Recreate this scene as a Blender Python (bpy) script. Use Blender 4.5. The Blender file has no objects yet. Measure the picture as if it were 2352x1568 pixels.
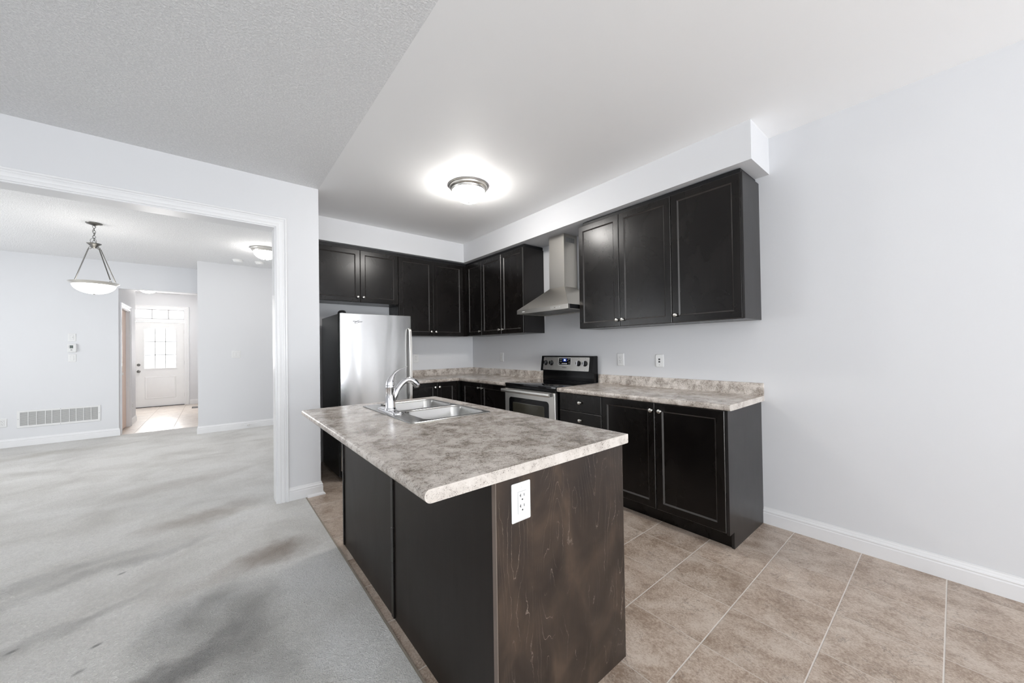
import bpy, bmesh, math, random
from mathutils import Matrix, Vector
random.seed(7)
C = bpy.context.scene
PI = math.pi

# ------------------------------------------------------------------ camera, world, light, exposure
F_PX, ROLL, PITCH, YAW, CAM_Z, CY = 834.68, -0.849, 0.580, 39.354, 1.2788, 8.06
r_, p_, y_ = (math.radians(a) for a in (ROLL, PITCH, YAW))
fw = Vector((math.sin(y_)*math.cos(p_), math.cos(y_)*math.cos(p_), math.sin(p_)))
rt = Vector((math.cos(y_), -math.sin(y_), 0.0))
up = rt.cross(fw)
R_ = rt*math.cos(r_) + up*math.sin(r_)
U_ = -rt*math.sin(r_) + up*math.cos(r_)
cam = bpy.data.cameras.new('camera'); co = bpy.data.objects.new('camera', cam); C.collection.objects.link(co)
cam.sensor_fit = 'HORIZONTAL'; cam.sensor_width = 36.0
cam.lens = F_PX/2352*36.0; cam.shift_y = CY/2352
cam.clip_start = 0.02; cam.clip_end = 100
co.matrix_world = Matrix(((R_.x, U_.x, -fw.x, 0), (R_.y, U_.y, -fw.y, 0), (R_.z, U_.z, -fw.z, CAM_Z), (0, 0, 0, 1)))
C.camera = co

C.view_settings.view_transform = 'Standard'
try: C.view_settings.look = 'None'
except Exception: pass
C.view_settings.gamma = 1.0
C.view_settings.use_curve_mapping = False
C.view_settings.exposure = 0.20
C.cycles.max_bounces = 10; C.cycles.diffuse_bounces = 6; C.cycles.glossy_bounces = 5
C.cycles.transparent_max_bounces = 8
C.cycles.sample_clamp_indirect = 6.0
C.cycles.caustics_reflective = False; C.cycles.caustics_refractive = False
C.cycles.use_denoising = True

w = bpy.data.worlds.new('daylight'); C.world = w; w.use_nodes = True
w.node_tree.nodes['Background'].inputs[0].default_value = (0.91, 0.955, 1.0, 1)
w.node_tree.nodes['Background'].inputs[1].default_value = 2.75

def area(name, loc, rot, sx, sy, power, col):
    L = bpy.data.lights.new(name, 'AREA'); L.shape = 'RECTANGLE'; L.size = sx; L.size_y = sy
    L.energy = power; L.color = col
    o = bpy.data.objects.new(name, L); C.collection.objects.link(o); o.location = loc; o.rotation_euler = rot
    return o
# daylight through the glazing behind the camera, the dining room window and the front door
T1 = math.radians(10); T2 = math.radians(62)   # slight upward tilt; steep tilt of the added light that lifts the ceiling
area('daylight_patio_door', (1.05, -5.16, 1.15), (PI/2+T1, 0, 0), 2.1, 2.1, 155, (0.92, 0.96, 1.0))
area('fill_ceiling', (1.05, -5.22, 0.60), (PI/2+T2, 0, 0), 2.1, 1.0, 90, (0.97, 0.98, 1.0))  # added and unseen, aimed up to brighten the ceiling
area('daylight_living_window', (-2.0, -5.16, 1.45), (PI/2+T1, 0, 0), 2.2, 1.5, 80, (0.92, 0.96, 1.0))
area('fill_side_window', (-4.16, -1.45, 1.35), (PI/2+T1, 0, -PI/2), 2.3, 1.6, 22, (0.92, 0.96, 1.0))  # added side light, unseen, evens out the right wall
area('daylight_dining_window', (-4.16, 6.0, 1.45), (PI/2+T1, 0, -PI/2), 2.0, 1.5, 75, (0.965, 0.985, 1.0))
area('daylight_front_door', (-1.0, 12.55, 1.25), (PI/2, 0, PI), 0.9, 2.3, 150, (1.0, 0.985, 0.97))
LAMP_K, LAMP_D, LAMP_P = 78.0, 46.0, 6.0     # glow of the frosted lamp glass: kitchen, dining side, pendant

# ------------------------------------------------------------------ node helpers
def mat(name):
    m = bpy.data.materials.new(name); m.use_nodes = True
    nt = m.node_tree
    return m, nt, nt.nodes['Principled BSDF']
def nd(nt, kind, **kw):
    n = nt.nodes.new('ShaderNode'+kind)
    for k, v in kw.items():
        if hasattr(n, k) and k not in n.inputs: setattr(n, k, v)
        else: n.inputs[k].default_value = v
    return n
def lk(nt, a, b): nt.links.new(a, b)
def rgb(*c): return (c[0], c[1], c[2], 1)
def math_(nt, op, a, b=None, c=None):
    n = nt.nodes.new('ShaderNodeMath'); n.operation = op
    for i, v in enumerate((a, b, c)):
        if v is None: continue
        if isinstance(v, (int, float)): n.inputs[i].default_value = v
        else: nt.links.new(v, n.inputs[i])
    return n.outputs[0]
def mixc(nt, f, a, b, mode='MIX'):
    n = nt.nodes.new('ShaderNodeMix'); n.data_type = 'RGBA'; n.blend_type = mode
    for i, v in ((0, f), (6, a), (7, b)):
        if isinstance(v, (int, float)): n.inputs[i].default_value = v
        elif isinstance(v, tuple): n.inputs[i].default_value = v
        else: nt.links.new(v, n.inputs[i])
    return n.outputs[2]
def ramp(nt, f, stops, interp='LINEAR'):
    n = nt.nodes.new('ShaderNodeValToRGB'); n.color_ramp.interpolation = interp
    e = n.color_ramp.elements
    while len(e) < len(stops): e.new(0.5)
    for k, (p, c) in enumerate(stops):
        e[k].position = p; e[k].color = c if isinstance(c, tuple) else (c, c, c, 1)
    nt.links.new(f, n.inputs[0])
    return n.outputs[0]
def coords(nt, scale=(1, 1, 1), rot=(0, 0, 0), loc=(0, 0, 0)):
    g = nt.nodes.new('ShaderNodeNewGeometry')
    mp = nt.nodes.new('ShaderNodeMapping'); mp.inputs['Scale'].default_value = scale
    mp.inputs['Rotation'].default_value = rot; mp.inputs['Location'].default_value = loc
    nt.links.new(g.outputs['Position'], mp.inputs['Vector'])
    return mp.outputs['Vector']
def noise(nt, vec, scale, detail=4, rough=0.55, dist=0.0):
    n = nd(nt, 'TexNoise', Scale=scale, Detail=detail, Roughness=rough, Distortion=dist)
    nt.links.new(vec, n.inputs['Vector'])
    return n.outputs['Fac']
def bump(nt, b, h, strength, dist=0.01):
    n = nd(nt, 'Bump', Strength=strength, Distance=dist)
    nt.links.new(h, n.inputs['Height']); nt.links.new(n.outputs[0], b.inputs['Normal'])
def plain(name, col, rough=0.5, metal=0.0, spec=0.5, emit=None, es=0.0, coat=0.0):
    m, nt, b = mat(name)
    b.inputs['Base Color'].default_value = rgb(*col); b.inputs['Roughness'].default_value = rough
    b.inputs['Metallic'].default_value = metal; b.inputs['Specular IOR Level'].default_value = spec
    b.inputs['Coat Weight'].default_value = coat
    if emit: b.inputs['Emission Color'].default_value = rgb(*emit); b.inputs['Emission Strength'].default_value = es
    # very faint tone variation so that no surface is perfectly uniform
    v = noise(nt, coords(nt), 6.0, 3)
    lk(nt, mixc(nt, ramp(nt, v, [(0.3, 0.0), (0.7, 1.0)]), rgb(*[c*0.975 for c in col]), rgb(*col)), b.inputs['Base Color'])
    return m

M = {}
def wall_paint(name, col):
    m, nt, b = mat(name)
    v = noise(nt, coords(nt), 0.9, 3)
    lk(nt, mixc(nt, v, rgb(*[c*0.985 for c in col]), rgb(*col)), b.inputs['Base Color'])
    b.inputs['Roughness'].default_value = 0.62; b.inputs['Specular IOR Level'].default_value = 0.35
    bump(nt, b, noise(nt, coords(nt), 260, 2), 0.05, 0.002)
    return m
M['wall'] = wall_paint('wall_paint', (0.668, 0.673, 0.689))
M['ceiling'] = wall_paint('ceiling_paint', (0.90, 0.90, 0.903))
def stipple():
    m, nt, b = mat('stippled_ceiling')
    v = coords(nt)
    n1 = noise(nt, v, 95, 5, 0.62, 0.4); 
    h = ramp(nt, n1, [(0.40, 0.0), (0.62, 1.0)])
    lk(nt, mixc(nt, h, rgb(0.76, 0.762, 0.768), rgb(0.87, 0.87, 0.873)), b.inputs['Base Color'])
    b.inputs['Roughness'].default_value = 0.85
    bump(nt, b, h, 0.55, 0.006)
    return m
M['stipple'] = stipple()
M['trim'] = plain('white_trim_paint', (0.76, 0.76, 0.768), 0.32)
M['door'] = plain('white_door_paint', (0.78, 0.78, 0.78), 0.38)
M['plate'] = plain('white_plastic', (0.72, 0.72, 0.716), 0.3)
M['peach'] = plain('peach_room_tone', (0.80, 0.62, 0.52), 0.5)
M['slot'] = plain('dark_slot', (0.02, 0.02, 0.02), 0.5)
M['line'] = plain('shadow_gap_grey', (0.45, 0.45, 0.45), 0.6)
M['nickel'] = plain('brushed_nickel', (0.76, 0.74, 0.70), 0.30, 1.0)
M['pewter'] = plain('dark_nickel', (0.17, 0.165, 0.155), 0.36, 1.0)
M['chrome'] = plain('chrome', (0.80, 0.80, 0.82), 0.05, 1.0)
M['black'] = plain('black_enamel', (0.006, 0.006, 0.0065), 0.20, 0.0, 0.25)
M['blackglass'] = plain('black_glass', (0.006, 0.006, 0.007), 0.04)
M['blackmatte'] = plain('black_plastic', (0.010, 0.010, 0.011), 0.40, 0.0, 0.25)
M['fridgeside'] = plain('charcoal_enamel', (0.016, 0.016, 0.015), 0.28, 0.0, 0.35)
M['grey'] = plain('grey_plastic', (0.30, 0.30, 0.30), 0.4)
M['logo'] = plain('logo_grey', (0.035, 0.035, 0.037), 0.4)
M['lamp'] = plain('frosted_lamp_glass', (0.9, 0.9, 0.88), 0.35, emit=(1.0, 0.965, 0.92), es=LAMP_D)
M['lampp'] = plain('frosted_bowl_glass', (0.9, 0.9, 0.88), 0.35, emit=(1.0, 0.965, 0.92), es=LAMP_P)
M['lampk'] = plain('frosted_lamp_glass_kitchen', (0.9, 0.9, 0.88), 0.35, emit=(1.0, 0.97, 0.93), es=LAMP_K)
M['clock'] = plain('clock_digits', (0.5, 0.7, 1.0), 0.4, emit=(0.55, 0.75, 1.0), es=3.0)
M['lcd'] = plain('blue_lcd', (0.01, 0.015, 0.06), 0.15, emit=(0.02, 0.05, 0.35), es=0.35)
M['mark'] = plain('white_marking', (0.75, 0.75, 0.75), 0.5)
M['steelmesh'] = plain('filter_mesh', (0.42, 0.41, 0.39), 0.35, 1.0)
M['rawedge'] = plain('raw_panel_edge', (0.165, 0.128, 0.105), 0.75)
M['louvre'] = plain('grey_louvre', (0.52, 0.52, 0.51), 0.5)
M['ductdark'] = plain('duct_dark', (0.12, 0.12, 0.12), 0.8)
M['carpetedge'] = plain('carpet_binding', (0.30, 0.26, 0.21), 0.7)

def steel(name, col, rough, vx, waves=0.0, wscale=(2.2, 2.2, 0.55)):
    m, nt, b = mat(name)
    b.inputs['Metallic'].default_value = 1.0
    st = noise(nt, coords(nt, vx), 1.0, 3)
    lk(nt, mixc(nt, st, rgb(*[c*0.96 for c in col]), rgb(*col)), b.inputs['Base Color'])
    lk(nt, math_(nt, 'MULTIPLY_ADD', st, 0.04, rough-0.02), b.inputs['Roughness'])
    if waves:
        h = noise(nt, coords(nt, wscale), 1.0, 2, 0.4, 0.6)
        bump(nt, b, h, 1.0, waves)
    return m
M['steel'] = steel('brushed_steel', (0.74, 0.72, 0.685), 0.33, (3, 3, 260))
M['steelh'] = steel('hood_steel', (0.64, 0.615, 0.57), 0.36, (3, 60, 300))
M['fridgesteel'] = steel('fridge_steel', (0.50, 0.50, 0.50), 0.26, (300, 3, 4), 0.0105, (3.3, 2.2, 0.7))
M['sinksteel'] = steel('sink_steel', (0.50, 0.495, 0.48), 0.24, (40, 120, 20))

def espresso(name, c0, c1, rough, spec=0.5):
    m, nt, b = mat(name)
    g = noise(nt, coords(nt, (34, 34, 2.2)), 1.0, 6, 0.6, 0.3)
    mo = noise(nt, coords(nt, (1, 1, 0.7)), 4.2, 4, 0.55, 0.5)
    f = math_(nt, 'MULTIPLY', ramp(nt, g, [(0.3, 0.2), (0.75, 1.0)]), ramp(nt, mo, [(0.3, 0.1), (0.75, 1.0)]))
    lk(nt, mixc(nt, f, rgb(*c0), rgb(*c1)), b.inputs['Base Color'])
    lk(nt, math_(nt, 'MULTIPLY_ADD', mo, 0.16, rough-0.08), b.inputs['Roughness'])
    b.inputs['Specular IOR Level'].default_value = spec
    bump(nt, b, g, 0.05, 0.002)
    return m
M['wood'] = espresso('espresso_cabinet_wood', (0.0034, 0.0028, 0.0026), (0.0125, 0.0100, 0.0088), 0.27, 0.30)
M['woodedge'] = plain('espresso_edge_glint', (0.038, 0.034, 0.032), 0.28, 0.0, 0.5)
M['woodside'] = espresso('espresso_side_panel', (0.011, 0.010, 0.010), (0.020, 0.018, 0.0175), 0.32, 0.42)
M['woodback'] = espresso('espresso_island_side', (0.0115, 0.0085, 0.0068), (0.022, 0.0170, 0.0138), 0.40, 0.20)
def maple():
    m, nt, b = mat('stained_maple_panel')
    # cathedral grain: contour lines of a field stretched along the height
    base = noise(nt, coords(nt, (3.4, 1, 0.75)), 1.35, 2, 0.5, 0.25)
    wob = noise(nt, coords(nt, (24, 1, 10)), 1.0, 4, 0.58)
    s = math_(nt, 'ADD', math_(nt, 'MULTIPLY', base, 26.0), math_(nt, 'MULTIPLY', wob, 1.7))
    fr = math_(nt, 'FRACT', s)
    line = ramp(nt, math_(nt, 'ABSOLUTE', math_(nt, 'SUBTRACT', fr, 0.5)), [(0.0, 1.0), (0.020, 0.4), (0.036, 0.0)])
    brk = ramp(nt, noise(nt, coords(nt, (9, 1, 4)), 1.0, 3), [(0.44, 0.0), (0.62, 1.0)])
    line = math_(nt, 'MULTIPLY', line, brk)
    blotch = noise(nt, coords(nt, (1.3, 1, 0.8)), 5.0, 4, 0.5, 0.6)
    col = ramp(nt, blotch, [(0.30, rgb(0.012, 0.0075, 0.0055)), (0.5, rgb(0.028, 0.0185, 0.013)), (0.70, rgb(0.064, 0.042, 0.028))])
    fine = noise(nt, coords(nt, (170, 1, 7)), 1.0, 4)
    col = mixc(nt, math_(nt, 'MULTIPLY', ramp(nt, fine, [(0.35, 0.0), (0.7, 1.0)]), 0.32), col, rgb(0.030, 0.024, 0.022))
    col = mixc(nt, math_(nt, 'MULTIPLY', line, 0.5), col, rgb(0.36, 0.29, 0.24))
    lk(nt, col, b.inputs['Base Color'])
    b.inputs['Roughness'].default_value = 0.40; b.inputs['Specular IOR Level'].default_value = 0.36
    bump(nt, b, fine, 0.06, 0.002)
    return m
M['maple'] = maple()

def laminate(name='speckled_laminate', fleck=0.432, even=0.0):
    m, nt, b = mat(name)
    v = coords(nt)
    big = noise(nt, v, 9.5, 4, 0.6, 0.4)
    mid = noise(nt, v, 26.0, 5, 0.62, 0.8)
    col = ramp(nt, math_(nt, 'ADD', math_(nt, 'MULTIPLY', big, 0.6), math_(nt, 'MULTIPLY', mid, 0.4)),
               [(0.32, rgb(0.28, 0.230, 0.188)), (0.46, rgb(0.49, 0.435, 0.385)), (0.58, rgb(0.65, 0.595, 0.545)), (0.72, rgb(0.71, 0.675, 0.645))])
    col = mixc(nt, even, col, rgb(0.54, 0.505, 0.47))
    fl = noise(nt, v, 180.0, 5, 0.66, 1.4)
    dens = ramp(nt, math_(nt, 'ADD', math_(nt, 'MULTIPLY', big, 0.5), math_(nt, 'MULTIPLY', mid, 0.5)), [(0.36, 1.0), (0.60, 0.0)])
    thr = math_(nt, 'MULTIPLY_ADD', dens, 0.125, fleck)
    fm = ramp(nt, math_(nt, 'SUBTRACT', thr, fl), [(0.0, 0.0), (0.10, 1.0)])
    col = mixc(nt, math_(nt, 'MULTIPLY', fm, 0.86), col, rgb(0.100, 0.080, 0.064))
    lt = ramp(nt, noise(nt, coords(nt, loc=(3.1, 1.7, 0.4)), 55.0, 4, 0.6, 1.8), [(0.60, 0.0), (0.68, 1.0)])
    col = mixc(nt, math_(nt, 'MULTIPLY', lt, 0.35), col, rgb(0.74, 0.70, 0.66))
    lk(nt, col, b.inputs['Base Color'])
    b.inputs['Roughness'].default_value = 0.24
    return m
M['laminate'] = laminate()
M['lamcap_lit'] = laminate('speckled_laminate_edge_lit', 0.378, 0.6)  # fewer flecks; paler too, window light on the ends put into the colour

def tile(name, x0, y0, pitch, cols, grout, wx, wy):
    m, nt, b = mat(name)
    g = nt.nodes.new('ShaderNodeNewGeometry'); s = nt.nodes.new('ShaderNodeSeparateXYZ'); lk(nt, g.outputs['Position'], s.inputs[0])
    fx = math_(nt, 'MULTIPLY_ADD', s.outputs[0], 1/pitch, -x0/pitch); fy = math_(nt, 'MULTIPLY_ADD', s.outputs[1], 1/pitch, -y0/pitch)
    def line(f, wdt):
        d = math_(nt, 'ABSOLUTE', math_(nt, 'SUBTRACT', math_(nt, 'FRACT', math_(nt, 'ADD', f, 0.5)), 0.5))
        return ramp(nt, math_(nt, 'MULTIPLY', d, pitch*20), [(wdt*20*0.7, 1.0), (wdt*20*1.2, 0.0)])
    lx, ly = line(fx, wx), line(fy, wy)
    gm = math_(nt, 'MAXIMUM', lx, ly)
    cell = nt.nodes.new('ShaderNodeCombineXYZ'); lk(nt, math_(nt, 'FLOOR', fx), cell.inputs[0]); lk(nt, math_(nt, 'FLOOR', fy), cell.inputs[1])
    wn = nd(nt, 'TexWhiteNoise', noise_dimensions='3D'); lk(nt, cell.outputs[0], wn.inputs['Vector'])
    sc = nt.nodes.new('ShaderNodeVectorMath'); sc.operation = 'SCALE'; lk(nt, wn.outputs['Color'], sc.inputs[0]); sc.inputs['Scale'].default_value = 9.0
    ad = nt.nodes.new('ShaderNodeVectorMath'); ad.operation = 'ADD'; lk(nt, g.outputs['Position'], ad.inputs[0]); lk(nt, sc.outputs[0], ad.inputs[1])
    v = ad.outputs[0]
    st = nt.nodes.new('ShaderNodeMapping'); st.inputs['Scale'].default_value = (1.0, 0.80, 1.0); lk(nt, v, st.inputs[0]); v2 = st.outputs[0]
    n1 = noise(nt, v2, 7.5, 12, 0.74, 0.15); n2 = noise(nt, v2, 130, 6, 0.75, 0.2)
    f = math_(nt, 'ADD', math_(nt, 'MULTIPLY', n1, 0.55), math_(nt, 'MULTIPLY', n2, 0.45))
    col = ramp(nt, f, [(0.415, cols[0]), (0.497, cols[1]), (0.572, cols[2])])
    vn = noise(nt, v2, 6.0, 7, 0.68, 0.8)
    vein = ramp(nt, math_(nt, 'ABSOLUTE', math_(nt, 'SUBTRACT', vn, 0.5)), [(0.0, 1.0), (0.012, 0.0)])
    vmask = ramp(nt, noise(nt, v2, 7.0, 3), [(0.50, 0.0), (0.57, 1.0)])
    col = mixc(nt, math_(nt, 'MULTIPLY', math_(nt, 'MULTIPLY', vein, vmask), 0.6), col, rgb(0.11, 0.085, 0.07))
    tone = math_(nt, 'MULTIPLY_ADD', wn.outputs['Value'], 0.12, 0.94)
    tn = nt.nodes.new('ShaderNodeCombineXYZ')
    for i in range(3): lk(nt, tone, tn.inputs[i])
    col = mixc(nt, 1.0, col, tn.outputs[0], 'MULTIPLY')
    col = mixc(nt, gm, col, grout)
    lk(nt, col, b.inputs['Base Color'])
    lk(nt, math_(nt, 'MULTIPLY_ADD', gm, 0.4, 0.33), b.inputs['Roughness'])
    h = math_(nt, 'ADD', math_(nt, 'MULTIPLY', gm, -1.0), math_(nt, 'MULTIPLY', n2, 0.12))
    bump(nt, b, h, 0.35, 0.004)
    return m
M['tile'] = tile('kitchen_floor_tile', 2.612, 0.050, 0.3330, (rgb(0.290, 0.212, 0.158), rgb(0.445, 0.355, 0.285), rgb(0.575, 0.490, 0.415)), rgb(0.64, 0.59, 0.54), 0.0014, 0.0026)  # joints along x wider and pale: window glint put into the grout
M['halltile'] = tile('hall_floor_tile', -0.55, 8.42, 0.46, (rgb(0.52, 0.45, 0.39), rgb(0.61, 0.54, 0.48), rgb(0.67, 0.61, 0.55)), rgb(0.40, 0.34, 0.29), 0.003, 0.003)  # same kind of tile coloured paler, the hall's overexposure put into it

def carpet():
    m, nt, b = mat('cut_pile_carpet')
    v = coords(nt)
    pile = noise(nt, v, 150, 3, 0.7, 0.6); pile2 = noise(nt, v, 70, 3, 0.6, 0.5)
    # pile brushed this way and that, soiled patches where people walk, pale patches that paint in light
    st = noise(nt, coords(nt, (1.0, 1.15, 1), (0, 0, -0.6)), 1.9, 5, 0.58, 0.45)
    col = ramp(nt, st, [(0.33, rgb(0.72, 0.70, 0.662)), (0.46, rgb(0.82, 0.802, 0.766)), (0.60, rgb(0.905, 0.89, 0.86))])
    wob = nd(nt, 'TexNoise', Scale=2.6, Detail=5.0, Roughness=0.62); lk(nt, v, wob.inputs['Vector'])
    wv = nt.nodes.new('ShaderNodeVectorMath'); wv.operation = 'SCALE'; wv.inputs['Scale'].default_value = 0.42
    sb = nt.nodes.new('ShaderNodeVectorMath'); sb.operation = 'SUBTRACT'; lk(nt, wob.outputs['Color'], sb.inputs[0]); sb.inputs[1].default_value = (.5, .5, .5)
    lk(nt, sb.outputs[0], wv.inputs[0])
    ad = nt.nodes.new('ShaderNodeVectorMath'); ad.operation = 'ADD'; lk(nt, v, ad.inputs[0]); lk(nt, wv.outputs[0], ad.inputs[1])
    fine = ramp(nt, noise(nt, v, 7.0, 4, 0.6, 0.5), [(0.3, 0.55), (0.65, 1.0)])
    def blob(x, y, rx, ry, rot, amt, c, vec=None):
        nonlocal col
        mp = nt.nodes.new('ShaderNodeMapping'); mp.vector_type = 'TEXTURE'
        mp.inputs['Location'].default_value = (x, y, 0); mp.inputs['Rotation'].default_value = (0, 0, rot); mp.inputs['Scale'].default_value = (rx, ry, 1000)
        lk(nt, vec or ad.outputs[0], mp.inputs[0])
        ln = nt.nodes.new('ShaderNodeVectorMath'); ln.operation = 'LENGTH'; lk(nt, mp.outputs[0], ln.inputs[0])
        f = ramp(nt, ln.outputs['Value'], [(0.15, 1.0), (1.0, 0.0)], 'EASE')
        col = mixc(nt, math_(nt, 'MULTIPLY', math_(nt, 'MULTIPLY', f, min(1.0, amt*1.1)), fine), col, rgb(*c))
    for B in CARPET_SOIL_AND_LIGHT: blob(*B)
    for x, y in CARPET_DENT_SHADE: blob(x, y, .030, .016, .5, .8, (0.22, 0.215, 0.21), v)  # furniture dents drawn as dark spots, their shade put into the colour
    pf = ramp(nt, math_(nt, 'ADD', math_(nt, 'MULTIPLY', pile, 0.6), math_(nt, 'MULTIPLY', pile2, 0.4)), [(0.36, 0.0), (0.60, 1.0)])
    col = mixc(nt, math_(nt, 'MULTIPLY_ADD', pf, -0.27, 0.27), col, rgb(0.27, 0.262, 0.252))
    lk(nt, col, b.inputs['Base Color'])
    b.inputs['Roughness'].default_value = 0.95; b.inputs['Specular IOR Level'].default_value = 0.1
    b.inputs['Sheen Weight'].default_value = 0.25
    bump(nt, b, pf, 0.75, 0.009)
    return m
CARPET_SOIL_AND_LIGHT = [(-0.06, 3.76, 0.5, 0.2, 0.2, 0.55, (0.31, 0.25, 0.20)), (0.31, 2.75, 0.3, 0.22, 0.4, 0.8, (0.31, 0.25, 0.20)), (0.13, 2.72, 0.4, 0.16, 0.3, 0.4, (0.31, 0.25, 0.20)), (-0.04, 2.4, 0.4, 0.24, 0.6, 0.55, (0.23, 0.225, 0.212)), (0.05, 2.07, 0.34, 0.26, 0.5, 0.62, (0.23, 0.225, 0.212)), (-0.13, 2.01, 0.3, 0.13, 0.6, 0.85, (0.23, 0.225, 0.212)), (0.16, 1.8, 0.18, 0.22, 0.2, 0.45, (0.23, 0.225, 0.212)), (0.16, 2.26, 0.2, 0.16, 0.3, 0.45, (0.23, 0.225, 0.212)), (-0.81, 3.27, 0.8, 0.12, 0.25, 0.4, (0.23, 0.225, 0.212)), (-0.49, 3.2, 0.7, 0.1, 0.3, 0.38, (0.23, 0.225, 0.212)), (-0.58, 2.63, 0.5, 0.08, 0.35, 0.4, (0.23, 0.225, 0.212)), (-1.75, 7.49, 1.0, 0.25, 0.1, 0.45, (0.52, 0.49, 0.42)), (-0.24, 4.85, 0.6, 0.25, 0.1, 0.28, (0.31, 0.25, 0.20)), (0.42, 2.29, 0.22, 0.42, 0.15, 0.85, (0.93, 0.92, 0.905)), (0.43, 1.70, 0.16, 0.36, 0.10, 0.85, (0.93, 0.92, 0.905)), (0.15, 3.51, 0.30, 0.20, 0.30, 0.85, (0.93, 0.92, 0.905))]  # soil stains; the pale entries at the end paint light onto the pile
CARPET_DENT_SHADE = [(-.422, 3.101), (-.405, 2.412), (-.683, 2.600), (-.428, 2.257)]
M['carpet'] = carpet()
def glass():
    m, nt, b = mat('clear_glass')
    nt.nodes.remove(b)
    t = nd(nt, 'BsdfTransparent'); g = nd(nt, 'BsdfGlossy', Roughness=0.03); mx = nd(nt, 'MixShader'); mx.inputs[0].default_value = 0.06
    lk(nt, t.outputs[0], mx.inputs[1]); lk(nt, g.outputs[0], mx.inputs[2])
    lk(nt, mx.outputs[0], nt.nodes['Material Output'].inputs[0])
    return m
M['glass'] = glass()

# ------------------------------------------------------------------ mesh helpers
class MB:
    def __init__(self): self.bm = bmesh.new()
    def _xf(self, verts, f):
        for v in verts: v.co = Vector(f(v.co.x, v.co.y, v.co.z))
    def box(self, x0, x1, y0, y1, z0, z1, bev=0.0, seg=2, f=None):
        t = bmesh.new()
        bmesh.ops.create_cube(t, size=1.0)
        for v in t.verts: v.co = Vector((x0+(v.co.x+.5)*(x1-x0), y0+(v.co.y+.5)*(y1-y0), z0+(v.co.z+.5)*(z1-z0)))
        if bev > 0: bmesh.ops.bevel(t, geom=list(t.edges), offset=bev, segments=seg, affect='EDGES', profile=0.5)
        if f: self._xf(t.verts, f)
        self.merge(t); return self
    def merge(self, t):
        me = bpy.data.meshes.new('tmp'); t.to_mesh(me); t.free(); self.bm.from_mesh(me); bpy.data.meshes.remove(me)
    def rings(self, rings, cap0=True, cap1=True, closed=True):
        R = [[self.bm.verts.new(p) for p in ring] for ring in rings]
        n = len(R[0])
        for a, b in zip(R, R[1:]):
            for i in range(n if closed else n-1):
                j = (i+1) % n
                try: self.bm.faces.new((a[i], a[j], b[j], b[i]))
                except ValueError: pass
        if cap0: self.bm.faces.new(R[0][::-1])
        if cap1: self.bm.faces.new(R[-1])
        return self
    def prism(self, poly, axis, a, b):
        def P(u, v, t): return {'x': (t, u, v), 'y': (u, t, v), 'z': (u, v, t)}[axis]
        return self.rings([[P(u, v, a) for u, v in poly], [P(u, v, b) for u, v in poly]])
    def lathe(self, prof, c=(0, 0, 0), n=24, axis='z', cap0=False, cap1=False):
        rings = []
        for r, h in prof:
            ring = []
            for k in range(n):
                a = 2*PI*k/n; u, v = r*math.cos(a), r*math.sin(a)
                p = {'z': (u, v, h), 'y': (u, h, v), 'x': (h, u, v)}[axis]
                ring.append((c[0]+p[0], c[1]+p[1], c[2]+p[2]))
            rings.append(ring)
        return self.rings(rings, cap0, cap1)
    def tube(self, pts, rad, n=12, caps=True, squash=None):
        pts = [Vector(p) for p in pts]; rings = []
        rad = rad if isinstance(rad, (list, tuple)) else [rad]*len(pts)
        ref = Vector((0, 0, 1)) if abs((pts[-1]-pts[0]).normalized().z) < 0.9 else Vector((0, 1, 0))
        for i, p in enumerate(pts):
            t = (pts[min(i+1, len(pts)-1)]-pts[max(i-1, 0)]).normalized()
            s = t.cross(ref).normalized(); u = s.cross(t).normalized()
            r1 = rad[i]; r2 = rad[i]*(squash[i] if squash else 1.0)
            rings.append([tuple(p+s*r1*math.cos(2*PI*k/n)+u*r2*math.sin(2*PI*k/n)) for k in range(n)])
        return self.rings(rings, caps, caps)
    def torus(self, c, R, r, axis=(0, 0, 1), n=16, m=8, sx=1.0):
        ax = Vector(axis).normalized(); a = ax.orthogonal().normalized(); b = ax.cross(a)
        if abs(ax.z) < 0.5: a, b = Vector((0, 0, 1)), ax.cross(Vector((0, 0, 1))).normalized()
        rings = []
        for i in range(n+1):
            t = 2*PI*i/n; d = a*math.cos(t)*sx+b*math.sin(t); dn = d.normalized()
            rings.append([tuple(Vector(c)+d*R+dn*r*math.cos(2*PI*k/m)+ax*r*math.sin(2*PI*k/m)) for k in range(m)])
        return self.rings(rings, False, False)
    def build(self, name, m, parent=None, smooth=40, off=None, recalc=True):
        if off is not None:
            for v in self.bm.verts: v.co -= Vector(off)
        bmesh.ops.remove_doubles(self.bm, verts=list(self.bm.verts), dist=1e-6)
        if recalc: bmesh.ops.recalc_face_normals(self.bm, faces=list(self.bm.faces))
        me = bpy.data.meshes.new(name); self.bm.to_mesh(me); self.bm.free()
        o = bpy.data.objects.new(name, me); C.collection.objects.link(o)
        me.materials.append(M[m] if isinstance(m, str) else m)
        if getattr(self, 'extra', None): me.materials.append(M[self.extra])
        if smooth:
            for p in me.polygons: p.use_smooth = True
            me.set_sharp_from_angle(angle=math.radians(smooth))
        if parent: o.parent = parent
        return o
def bz(pts, n=16):
    """smooth curve through the points (Catmull-Rom)"""
    P = [Vector(p) for p in pts]; P = [P[0]*2-P[1]]+P+[P[-1]*2-P[-2]]; out = []
    for i in range(1, len(P)-2):
        for k in range(n):
            t = k/n; a, b, c, d = P[i-1], P[i], P[i+1], P[i+2]
            out.append(tuple(0.5*((2*b)+(c-a)*t+(2*a-5*b+4*c-d)*t*t+(3*b-a-3*c+d)*t**3)))
    out.append(tuple(P[-2])); return out
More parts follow.
